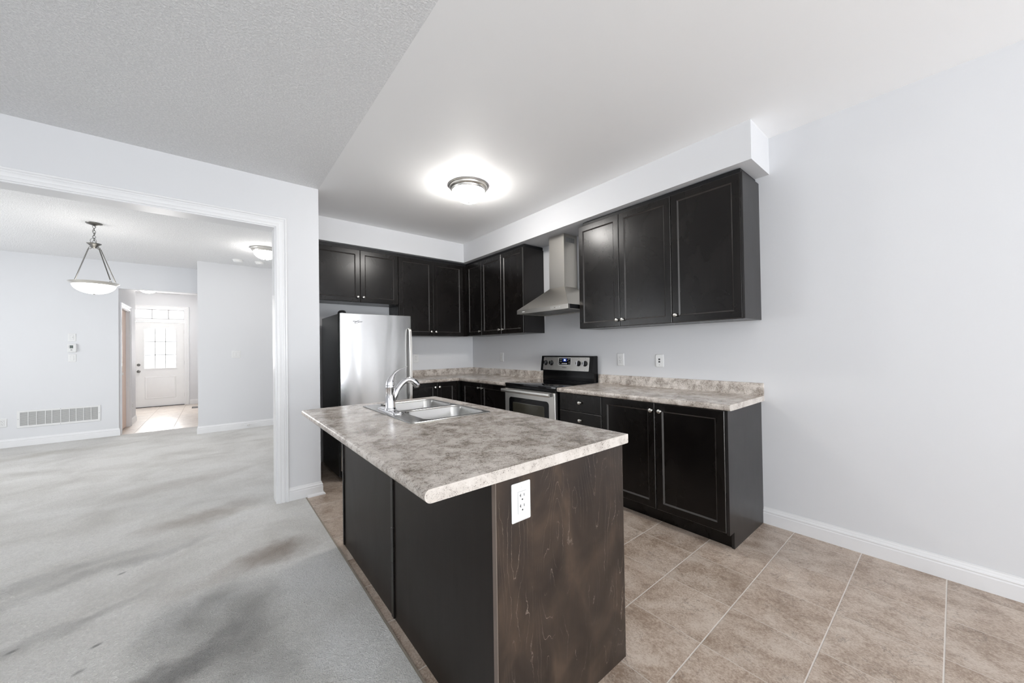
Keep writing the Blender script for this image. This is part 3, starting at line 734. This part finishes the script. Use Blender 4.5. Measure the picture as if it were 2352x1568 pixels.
MB().tube(p, lerp_list([.0258, .0245, .019, .0115, .0085, .0078, .0062], 6), 18, True, lerp_list([1, 1, .95, .75, .5, .4, .4], 6)).build('lever', 'chrome', t, 60, fo)
p = bz([(fx+.012, fy, .968), (fx+.030, fy, 1.005), (fx+.052, fy, 1.052), (fx+.084, fy, 1.086), (fx+.116, fy, 1.098), (fx+.146, fy, 1.086)], 6)
MB().tube(p, lerp_list([.012, .016, .0168, .0165, .0172, .0185], 6), 18).build('spout', 'chrome', t, 60, fo)
p = bz([(fx+.144, fy, 1.087), (fx+.158, fy, 1.076), (fx+.168, fy, 1.062), (fx+.173, fy, 1.050)], 5)
MB().tube(p, lerp_list([.0192, .0205, .0195, .0165], 5), 18).build('spray_head', 'chrome', t, 60, fo)
MB().lathe([(.0265, 1.0555), (.0274, 1.0555), (.0274, 1.0572), (.0265, 1.0572)], (fx, fy, 0), 28).build('seam_ring', 'pewter', t, 40, fo)

# ------------------------------------------------------------------ refrigerator
ro = (1.32, 4.17, 0)
GX0, GX1, GY0, GZ = .950, 1.683, 3.800, 1.655
t = thing('refrigerator', 'stainless steel refrigerator with charcoal sides below the short wall cabinet', 'refrigerator', ro)
MB().box(GX0, GX1, GY0+.075, 4.560, .03, GZ-.004, .004).build('cabinet_body', 'fridgeside', t, 0, ro)
def bowed(x0, x1, z0, z1, y, bow, n=14):
    m_ = MB(); rings = []
    pts = [(x0+(x1-x0)*k/n, y+bow*((2*k/n-1)**2)) for k in range(n+1)]
    prof = [(x0+.003, y+.062)]+[(x0, y+.050), (x0, y+bow+.004)]+pts[1:-1]+[(x1, y+bow+.004), (x1, y+.050), (x1-.003, y+.062)]
    m_.rings([[(a, b, z0) for a, b in prof], [(a, b, z0+.004) for a, b in prof], [(a, b, z1-.004) for a, b in prof], [(a+(0.003 if a < (x0+x1)/2 else -.003), b+.003, z1) for a, b in prof]])
    return m_
dr = bowed(GX0+.004, GX1-.002, .640, GZ, GY0, .004).build('upper_door', 'fridgesteel', t, 35, ro)
MB().box(GX0+.012, GX1-.012, GY0+.058, GY0+.078, .635, GZ-.012).build('door_gasket', 'blackmatte', dr, 0, ro)
dw = bowed(GX0+.004, GX1-.002, .110, .628, GY0, .004).build('freezer_drawer', 'fridgesteel', t, 35, ro)
MB().box(GX0+.012, GX1-.012, GY0+.058, GY0+.078, .10, .62).build('door_gasket', 'blackmatte', dw, 0, ro)
MB().box(GX0+.02, GX1-.02, GY0+.04, GY0+.08, .03, .105).build('kick_grille', 'blackmatte', t, 0, ro)
hx = GX1-.028
p = bz([(hx, GY0+.01, 1.520), (hx, GY0-.030, 1.500), (hx, GY0-.044, 1.40), (hx, GY0-.050, 1.15), (hx, GY0-.046, .86), (hx, GY0-.034, .74), (hx, GY0+.01, .72)], 6)
m_ = MB(); rings = []
for q in p: rings.append([(q[0]-.011, q[1]-.007, q[2]), (q[0]+.011, q[1]-.007, q[2]), (q[0]+.011, q[1]+.012, q[2]), (q[0]-.011, q[1]+.012, q[2])])
m_.rings(rings).build('handle', 'steel', dr, 35, ro)
p = bz([(GX0+.10, GY0-.02, .575), (GX0+.13, GY0-.05, .575), (GX0+.36, GY0-.055, .575), (GX1-.13, GY0-.05, .575), (GX1-.10, GY0+.005, .575)], 5)
MB().tube([(GX0+.10, GY0+.012, .575)]+p, .010).build('handle', 'steel', dw, 40, ro)
MB().tube(bz([(GX0+.018, GY0+.115, GZ-.004), (GX0+.020, GY0+.11, GZ+.014), (GX0+.026, GY0+.06, GZ+.019), (GX0+.05, GY0+.035, GZ+.016), (GX0+.055, GY0+.03, GZ-.002)], 5), .011, 10).build('hinge_cover', 'blackmatte', t, 50, ro)
lm = frame_mtx((1.115-ro[0], GY0+.0004-ro[1], 1.574), (1, 0, 0), (0, 0, 1))
text('logo', 'Whirlpool', .0215, 'logo', dr, lm, .25)
m_ = MB(); pts = []
for k in range(25):
    a = 0.5+2*PI*.86*k/24; pts.append((1.118+.021*math.cos(a)*1.25+.006*math.sin(a), GY0+.0010, 1.572+.0125*math.sin(a)+.009*math.cos(a)))
m_.tube(pts, lerp_list([.0004, .0016, .0020, .0016, .0004], 6), 6).build('logo_ring', 'logo', dr, 50, ro)

# ------------------------------------------------------------------ range
A0, A1 = 2.334, 3.084           # right and left end along the wall (y)
AX = 2.424                      # front of the cooktop
go = (2.74, (A0+A1)/2, 0)
t = thing('range', 'stainless and black electric range with glass cooktop below the hood', 'range', go)
MB().box(AX+.03, 3.03, A0+.004, A1-.004, .02, .895).build('body', 'black', t, 0, go)
MB().box(AX, 2.985, A0, A1, .893, .917, .005, 3).build('cooktop', 'blackglass', t, 40, go)
MB().box(AX+.004, AX+.03, A0+.004, A1-.004, .868, .893, .003).build('front_rail', 'black', t, 0, go)
MB().box(AX+.002, AX+.03, A0+.010, A1-.010, .03, .205, .004).build('storage_drawer', 'steel', t, 0, go)
def yz(u0, u1, z0, z1, x): return [(x, u0, z0), (x, u1, z0), (x, u1, z1), (x, u0, z1)]
do = MB().box(AX-.006, AX+.03, A0+.006, A1-.006, .215, .862, .004).build('oven_door', 'steel', t, 0, go)
def rr_yz(u0, u1, z0, z1, r, x, n=5): return [(x, a, b) for a, b, _ in rrect(u0, u1, z0, z1, r, 0, n)]
MB().rings([rr_yz(2.418, 3.010, .30, .775, .035, AX-.006), rr_yz(2.421, 3.007, .303, .772, .034, AX-.0085)], False, True).build('window', 'blackglass', do, 30, go)
m_ = MB().rings([rr_yz(2.478, 2.945, .36, .725, .012, AX-.0086), rr_yz(2.480, 2.943, .362, .723, .012, AX-.0092)], False, True)
m_.build('inner_glass', plain('smoked_glass', (0.055, 0.052, 0.040), .10), do, 30, go)
p = [(2.362, A0+.020, .845), (2.355, A0+.24, .846), (2.353, (A0+A1)/2, .846), (2.355, A1-.24, .846), (2.362, A1-.020, .845)]
m_ = MB(); m_.rings([[(x-.008, y, z-.017), (x+.006, y, z-.017), (x+.006, y, z+.017), (x-.008, y, z+.017), (x-.011, y, z+.010), (x-.012, y, z), (x-.011, y, z-.010)] for x, y, z in bz(p, 5)])
for yy in (A0+.028, A1-.028): m_.box(2.36, AX+.0, yy-.012, yy+.012, .832, .860)
m_.build('handle', 'steel', do, 35, go)
# backguard
MB().prism([(2.992, .917), (3.055, .917), (3.055, 1.186), (3.020, 1.186), (2.998, 1.02), (2.992, .96)], 'y', A0+.004, A1-.004).build('backguard_riser', 'black', t, 0, go)
CPB, CPT = (2.958, 1.021), (2.984, 1.190)     # leaning control housing (x, z)
hs = MB().prism([CPB, (CPB[0]+.045, CPB[1]-.002), (3.052, 1.176), (3.045, 1.192), CPT], 'y', A0, A1).build('control_housing', 'black', t, 0, go)
lean = Vector((CPT[0]-CPB[0], 0, CPT[1]-CPB[1])).normalized()
nrm = Vector((-lean.z, 0, lean.x))
def cp(y, s, d=0.0):     # point on the control face: y along the wall, s = height along the face
    q = Vector((CPB[0], y, CPB[1]))+lean*s+nrm*d
    return (q.x, q.y, q.z)
def cp_plate(y0, y1, s0, s1, r, d0, d1):
    return MB().rings([[cp(a, b, d0) for a, b, _ in rrect(y0, y1, s0, s1, r, 0, 4)], [cp(a, b, d1) for a, b, _ in rrect(y0, y1, s0, s1, r, 0, 4)]])
pl = cp_plate(2.380, 3.046, .012, .157, .008, -.001, .002).build('control_panel', 'steel', t, 30, go)
ds = cp_plate(2.633, 2.805, .074, .146, .006, .0015, .0036).build('display', 'blackglass', t, 30, go)
cp_plate(2.629, 2.809, .070, .150, .009, .0012, .0027).build('display_bezel', 'plate', ds, 30, go)
cp_plate(2.688, 2.748, .107, .141, .003, .0034, .0040).build('screen', 'lcd', ds, 30, go)
for yy, ss in [(2.785, .132), (2.767, .132), (2.785, .110), (2.767, .110), (2.788, .088), (2.662, .134), (2.645, .134), (2.672, .124), (2.652, .103), (2.650, .084)]:
    cp_plate(yy-.004, yy+.004, ss-.002, ss+.002, .0008, .0034, .0041).build('button_mark', 'mark', ds, 0, go)
for k in range(5):
    yy = 2.753-k*.0165; cp_plate(yy-.0055, yy+.0055, .083, .0905, .001, .0034, .0041).build('button_mark', 'mark', ds, 0, go)
ey = tuple(lean); ex = (0, -1, 0)
q = cp(2.716, .125, .0044); text('clock', '86', .024, 'clock', ds, frame_mtx((q[0]-go[0], q[1]-go[1], q[2]), ex, ey))
q = cp(2.718, .044, .0024); text('logo', 'Whirlpool', .0150, 'logo', pl, frame_mtx((q[0]-go[0], q[1]-go[1], q[2]), ex, ey), .2)
for yy in (3.005, 2.916, 2.520, 2.432):
    m_ = MB(); rings = []
    for r, h in ((.030, .002), (.030, .006), (.0255, .009), (.0235, .024), (.021, .027), (.0001, .0275)):
        rings.append([cp(yy+r*math.cos(2*PI*k/20), .092+r*math.sin(2*PI*k/20), h) for k in range(20)])
    kb = m_.rings(rings).build('control_knob', 'blackmatte', t, 40, go)
    cp_plate(yy-.0065, yy+.0065, .0705, .1135, .004, .026, .034).build('grip', 'chrome', kb, 30, go)
    for sgn in (.030, .152): cp_plate(yy-.002, yy+.002, sgn-.008, sgn-.002, .0006, .0018, .0024).build('dial_mark', 'logo', kb, 0, go)

# ------------------------------------------------------------------ range hood
HC = 2.706; H0, H1 = HC-.378, HC+.378; HXF = 2.608; HZ0, HZ1, HZ2 = 1.657, 1.701, 1.925
ho = (2.9, HC, HZ0)
t = thing('range_hood', 'stainless steel pyramid range hood with square chimney on the range wall', 'range hood', ho)
CX0, CY0, CY1 = 2.855, HC-.110, HC+.108
MB().rings([[(HXF, H0, HZ1), (XW-.002, H0, HZ1), (XW-.002, H1, HZ1), (HXF, H1, HZ1)], [(CX0, CY0, HZ2), (XW-.002, CY0, HZ2), (XW-.002, CY1, HZ2), (CX0, CY1, HZ2)]]).build('canopy', 'steelh', t, 0, ho)
m_ = MB().box(HXF, HXF+.004, H0, H1, HZ0, HZ1).box(HXF+.004, XW-.002, H0+.001, H0+.004, HZ0, HZ0+.004).box(HXF+.004, XW-.002, H1-.004, H1, HZ0, HZ1).box(HXF+.004, HXF+.03, H0+.003, H1-.003, HZ0, HZ0+.006).box(HXF+.004, XW-.002, H1-.03, H1-.004, HZ0, HZ0+.006).box(HXF+.004, XW-.002, H0+.004, H0+.03, HZ0, HZ0+.006).box(XW-.04, XW-.002, H0+.003, H1-.003, HZ0, HZ0+.006)
m_.box(HXF+.004, HXF+.022, H0, H0+.004, HZ0, HZ1)
m_.build('lip', 'steelh', t, 0, ho)
MB().box(HXF+.022, XW-.002, H0+.0005, H0+.0035, HZ0+.003, HZ1-.001).build('side_band', 'blackmatte', t, 0, ho)
for k in range(3):
    a = H0+.035+k*.229
    m_ = MB().box(HXF+.05, XW-.06, a, a+.222, HZ0+.008, HZ0+.012)
    for j in range(9): m_.box(HXF+.055, XW-.065, a+.008+j*.0235, a+.020+j*.0235, HZ0+.003, HZ0+.009)
    m_.build('filter', 'steelmesh', t, 0, ho)
ch = MB().box(CX0, XW-.002, CY0, CY1, HZ2-.003, 2.489).build('chimney', 'steelh', t, 0, ho)
MB().box(CX0-.0015, XW-.002, CY0-.0015, CY1+.0015, HZ2, 2.22).build('chimney_sleeve', 'steelh', ch, 0, ho)
m_ = MB()
for k in range(9): m_.box(CX0+.030+k*.0155, CX0+.041+k*.0155, CY0-.0022, CY0-.0005, 2.405, 2.455)
m_.build('vent_slot', 'grey', ch, 0, ho)
for k, yy in enumerate((2.555, 2.530, 2.505, 2.482, 2.460, 2.438)):
    MB().lathe([(.0058, -.0025), (.0050, -.004), (.0001, -.0042)] if k != 2 else [(.004, -.002), (.0001, -.0022)], (HXF+.001, yy, (HZ0+HZ1)/2), 10, 'x').build('push_button', 'plate' if k != 2 else 'blackmatte', t, 40, ho)
MB().box(HXF-.001, HXF, 2.955, 2.995, HZ0+.018, HZ0+.024).build('badge', 'plate', t, 0, ho)

# ------------------------------------------------------------------ lamps
def dome_lamp(label, c, R, drop, group=None, seg=40, gm='lamp'):
    t = thing('ceiling_light', label, 'ceiling light', c, 0, group)
    MB().lathe([(R*.86, 0), (R, 0), (R*1.0, -.010), (R*.965, -.013), (R*.955, -.017), (R*.95, -.026), (R*.90, -.034), (R*.875, -.036), (R*.86, -.046), (R*.83, -.052), (R*.80, -.050), (R*.79, -.03)], (0, 0, 0), seg).build('rim', 'nickel', t, 35)
    pr = [(R*.79*math.cos(a), -.046-(drop-.046)*math.sin(a)) for a in [PI/2*k/12 for k in range(12)]]+[(.001, -drop)]
    MB().lathe(pr, (0, 0, 0), seg, cap1=True).build('glass_dome', gm, t, 60)
    MB().lathe([(.001, -drop-.008), (.008, -drop-.006), (.009, -drop-.001), (.012, -drop+.001)], (0, 0, 0), 12, cap0=True).build('finial', 'pewter', t, 60)
    return t
dome_lamp('brushed nickel flush ceiling light with a glowing dome over the kitchen', (1.780, 2.755, ZC), .176, .150, gm='lampk')
dome_lamp('flush ceiling light half hidden behind the jamb of the cased opening', (.570, 6.200, ZC), .176, .150)
dome_lamp('flush ceiling light in the hall before the front door', (-1.094, 11.01, ZC), .190, .160)
# pendant
po = (-1.030, 6.080, ZC)
t = thing('pendant_light', 'brushed nickel bowl pendant hanging on a chain and three rods', 'pendant light', po)
MB().lathe([(.066, 0), (.066, -.004), (.060, -.010), (.030, -.020), (.014, -.026), (.006, -.030)], (0, 0, 0), 28, cap1=True).build('canopy', 'pewter', t, 50)
m_ = MB()
z = -.040
for k in range(7):
    m_.torus((0, 0, z), .0115, .0022, (1, 0, 0) if k % 2 else (0, 1, 0), 14, 6, 1.55); z -= .0285
m_.build('chain', 'pewter', t, 60)
m_ = MB()
pts = [(.012*math.sin(k*1.1), .012*math.cos(k*1.3)-.006, -.03-.0125*k) for k in range(12)]
m_.tube(bz(pts+[(-.030, .0, -.190), (-.020, 0, -.224), (0, 0, -.236)], 4), .0018, 6)
m_.tube(bz([(.0, 0, -.16), (.018, 0, -.20), (.012, 0, -.234)], 4), .0018, 6)
m_.build('cord', 'pewter', t, 60)
HBZ = -.232
MB().lathe([(.058, HBZ+.004), (.056, HBZ), (.040, HBZ-.014), (.026, HBZ-.032), (.016, HBZ-.044), (.010, HBZ-.050), (.001, HBZ-.053)], (0, 0, 0), 28).build('hub', 'pewter', t, 50)
RB, RZ = .197, -.668
rods = (2.75, -.62, .42)
for a in rods:
    c_, s_ = math.cos(a), math.sin(a)
    m_ = MB()
    m_.tube([(.050*c_, .050*s_, HBZ-.052), (.168*c_, .168*s_, RZ+.028)], .0052, 10)
    rd = m_.build('rod', 'pewter', t, 50)
    MB().torus((.036*c_, .036*s_, HBZ-.044), .012, .0025, (-s_, c_, 0), 12, 6).build('hook', 'pewter', rd, 50)
    MB().torus((.172*c_, .172*s_, RZ+.012), .010, .0025, (-s_, c_, 0), 12, 6).build('hook', 'pewter', rd, 50)
MB().lathe([(.168, RZ-.026), (.178, RZ-.014), (.192, RZ-.004), (RB, RZ+.002), (.193, RZ+.004), (.180, RZ-.004), (.170, RZ-.010), (.162, RZ-.018)], (0, 0, 0), 48).build('bowl_rim', 'nickel', t, 50)
MB().lathe([(.168*math.cos(a), RZ-.022-.102*math.sin(a)**1.1) for a in [PI/2*k/12 for k in range(12)]]+[(.001, RZ-.124)], (0, 0, 0), 40, cap1=True).build('glass_bowl', 'lampp', t, 60)
MB().lathe([(.001, RZ-.131), (.010, RZ-.128), (.012, RZ-.122)], (0, 0, 0), 12, cap0=True).build('finial', 'pewter', t, 60)

# ------------------------------------------------------------------ wall plates (local: plate in the xz plane, facing -y)
def plate_root(name, label, cat, loc, rz, w_=.078, h_=.122, r=.004):
    t = thing(name, label, cat, loc, rz)
    MB().rings([[(a, -.0005, b) for a, b, _ in rrect(-w_/2, w_/2, -h_/2, h_/2, r, 0, 3)], [(a, -.0025, b) for a, b, _ in rrect(-w_/2, w_/2, -h_/2, h_/2, r, 0, 3)],
                [(a, -.0062, b) for a, b, _ in rrect(-w_/2+.006, w_/2-.006, -h_/2+.006, h_/2-.006, r, 0, 3)]]).build('cover_plate', 'plate', t, 25)
    m_ = MB()
    return t
def receptacle(t):
    r = MB().box(-.0165, .0165, -.0082, -.005, -.0335, .0335, .0006).build('receptacle', 'plate', t, 0)
    MB().box(-.0178, .0178, -.0066, -.0058, -.0348, .0348).build('gap_line', 'line', r, 0)
    m_ = MB()
    for s in (.0165, -.0165):
        m_.box(-.0080, -.0062, -.0090, -.0080, s+.001, s+.011).box(-.0115, -.0075, -.0090, -.0080, s+.0052, s+.0068)
        m_.box(.0060, .0076, -.0090, -.0080, s+.002, s+.010)
        m_.lathe([(.0026, -.0080), (.0026, -.0090), (.0001, -.0090)], (0, 0, s-.0075), 10, 'y')
    m_.build('slot', 'slot', r, 0)
    for s in (.0475, -.0475): MB().lathe([(.0030, -.0062), (.0026, -.0070), (.0001, -.0071)], (0, 0, s), 8, 'y').build('screw', 'plate', t, 0)
o1 = plate_root('electrical_outlet', 'white duplex outlet on the brown island end panel', 'outlet', (.753, PY0, .793), 0); receptacle(o1)
dup(o1, (XW, 2.068, 1.158), -PI/2, 'white duplex outlet on the right wall just right of the range')
dup(o1, (XW, 3.955, 1.165), -PI/2, 'white duplex outlet on the range wall nearest the kitchen corner')
dup(o1, (2.136, YB, 1.167), 0, 'white duplex outlet on the kitchen back wall beside the refrigerator handle')
dup(o1, (-2.272, YD, .352), 0, 'white duplex outlet low on the dining wall left of the return grille')
dup(o1, (HX, 9.60, .335), PI/2, 'white outlet low on the hall wall beside the peach doorway')
ph = plate_root('phone_jack', 'white jack plate with two black ports above the right countertop', 'phone jack', (XW, 1.669, 1.153), -PI/2, .080, .118, .012)
for s in (.012, -.010): MB().box(-.0075, .0075, -.0075, -.0060, s-.007, s+.007).build('port', 'slot', ph, 0)
MB().lathe([(.0032, -.0062), (.0026, -.0070), (.0001, -.0071)], (0, 0, -.036), 8, 'y').build('screw', 'grey', ph, 0)
def rocker(t, x=0.0):
    MB().box(-.0178+x, .0178+x, -.0066, -.0058, -.0348, .0348).build('gap_line', 'line', t, 0)
    MB().rings([[(x-.0162, -.006, -.033), (x+.0162, -.006, -.033), (x+.0162, -.006, .033), (x-.0162, -.006, .033)], [(x-.0162, -.0105, -.033), (x+.0162, -.0105, -.033), (x+.0162, -.0075, .033), (x-.0162, -.0075, .033)]]).build('rocker', 'plate', t, 0)
s1 = plate_root('light_switch', 'single white rocker switch below the thermostat', 'light switch', (-1.643, YD, 1.236), 0, .080, .118); rocker(s1)
s3 = plate_root('light_switch', 'white double rocker switch on the closet wall', 'light switch', (.285, YD2, 1.252), 0, .120, .118); rocker(s3, -.024); rocker(s3, .024)
s2 = plate_root('wall_control', 'white wall control plate above the thermostat', 'wall control', (-1.645, YD, 1.545), 0, .080, .118); 
MB().box(-.018, .018, -.0068, -.0058, -.035, .035).build('gap_line', 'line', s2, 0)
kn2 = MB().box(-.0165, .0165, -.0082, -.0060, -.0335, .0335).build('insert', 'plate', s2, 0)
MB().lathe([(.010, -.0082), (.010, -.016), (.0001, -.017)], (0, 0, .002), 14, 'y').build('dial', 'plate', kn2, 40)
th = thing('thermostat', 'white thermostat with a small grey screen on the dining wall', 'thermostat', (-1.643, YD, 1.386))
MB().rings([[(a, 0, b) for a, b, _ in rrect(-.045, .045, -.062, .062, .012, 0, 4)], [(a, -.022, b) for a, b, _ in rrect(-.045, .045, -.062, .062, .012, 0, 4)], [(a, -.027, b) for a, b, _ in rrect(-.040, .040, -.057, .057, .010, 0, 4)]]).build('housing', 'plate', th, 25)
MB().box(-.020, .014, -.0285, -.0265, -.004, .040).build('screen', plain('grey_lcd', (.13, .15, .14), .2), th, 0)
for z_ in (-.022, -.033): MB().box(-.012, .006, -.029, -.0265, z_-.004, z_+.004, .001).build('button', 'grey', th, 0)
for z_ in (.030, .018, .006): MB().box(-.034, -.028, -.0285, -.0265, z_-.002, z_+.002).build('indicator', 'grey', th, 0)
# return air grille
ga, gb, gz0, gz1 = -2.150, -1.361, .262, .503
gc = ((ga+gb)/2, YD, gz0)
t = thing('return_air_grille', 'wide white return air grille low on the dining wall', 'vent grille', gc)
m_ = MB(); i0, i1, j0, j1 = ga+.027, gb-.025, gz0+.030, gz1-.022
m_.box(ga, gb, YD-.008, YD-.0005, gz0, j0, .002).box(ga, gb, YD-.008, YD-.0005, j1, gz1, .002).box(ga, i0, YD-.008, YD-.0005, j0-.002, j1+.002).box(i1, gb, YD-.008, YD-.0005, j0-.002, j1+.002)
m_.build('frame', 'plate', t, 0, gc)
MB().box(i0, i1, YD-.0018, YD-.0006, j0, j1).build('duct', 'ductdark', t, 0, gc)
m_ = MB(); nl = 16
for k in range(nl):
    z_ = j0+(j1-j0)*(k+.5)/nl; m_.prism([(YD-.002, z_+.0052), (YD-.0072, z_-.0030), (YD-.0078, z_-.0022), (YD-.0026, z_+.0062)], 'x', i0, i1)
m_.build('louvre', 'louvre', t, 0, gc)
for x in (-2.051, -1.976, -1.895, -1.835, -1.753, -1.670, -1.606, -1.531, -1.455):
    MB().box(x-.0032, x+.0032, YD-.009, YD-.002, j0, j1).build('divider', 'plate', t, 0, gc)
for x, z_ in ((ga+.012, (j0+j1)/2), (gb-.012, (j0+j1)/2), (gc[0], gz0+.012), (gc[0], gz1-.010)):
    MB().lathe([(.004, YD-.008), (.003, YD-.0095), (.0001, YD-.0096)], (x, 0, z_), 8, 'y').build('screw', 'grey', t, 0, gc)
# smoke detectors
def detector(label, c):
    t = thing('smoke_detector', label, 'smoke detector', c)
    MB().lathe([(.068, 0), (.068, -.012), (.060, -.016), (.058, -.030), (.045, -.038), (.0001, -.040)], (0, 0, 0), 24).build('housing', 'plate', t, 40)
    MB().lathe([(.0585, -.018), (.0592, -.021), (.0585, -.024)], (0, 0, 0), 24).build('vent_ring', 'grey', t, 40)
    return t
detector('round white smoke detector left of the dining flush light', (.297, 7.19, ZC))
detector('round white smoke detector just below the dining flush light', (.585, 7.17, ZC))
# spring door stop on the closet baseboard
do_ = (.440, YD2-.016, .055)
t = thing('door_stop', 'small spring door stop on the closet baseboard', 'door stop', do_)
MB().lathe([(.011, 0), (.011, -.006), (.006, -.008), (.006, -.060)], (0, 0, 0), 12, 'y', True, True).build('spring', 'nickel', t, 40)
MB().lathe([(.006, -.060), (.009, -.062), (.009, -.074), (.0001, -.077)], (0, 0, 0), 12, 'y').build('rubber_tip', 'plate', t, 40)
# floor register in the hall
vo = (-.335, 11.45, 0)
t = thing('floor_register', 'dark metal floor register on the hall tile before the front door', 'floor vent', vo)
MB().box(vo[0]-.075, vo[0]+.075, vo[1]-.15, vo[1]+.15, .0005, .006, .001).build('frame', 'blackmatte', t, 0, vo)
m_ = MB()
for k in range(10): m_.box(vo[0]-.06, vo[0]+.06, vo[1]-.128+k*.0265, vo[1]-.116+k*.0265, .0055, .008)
m_.build('louvre', 'grey', t, 0, vo)
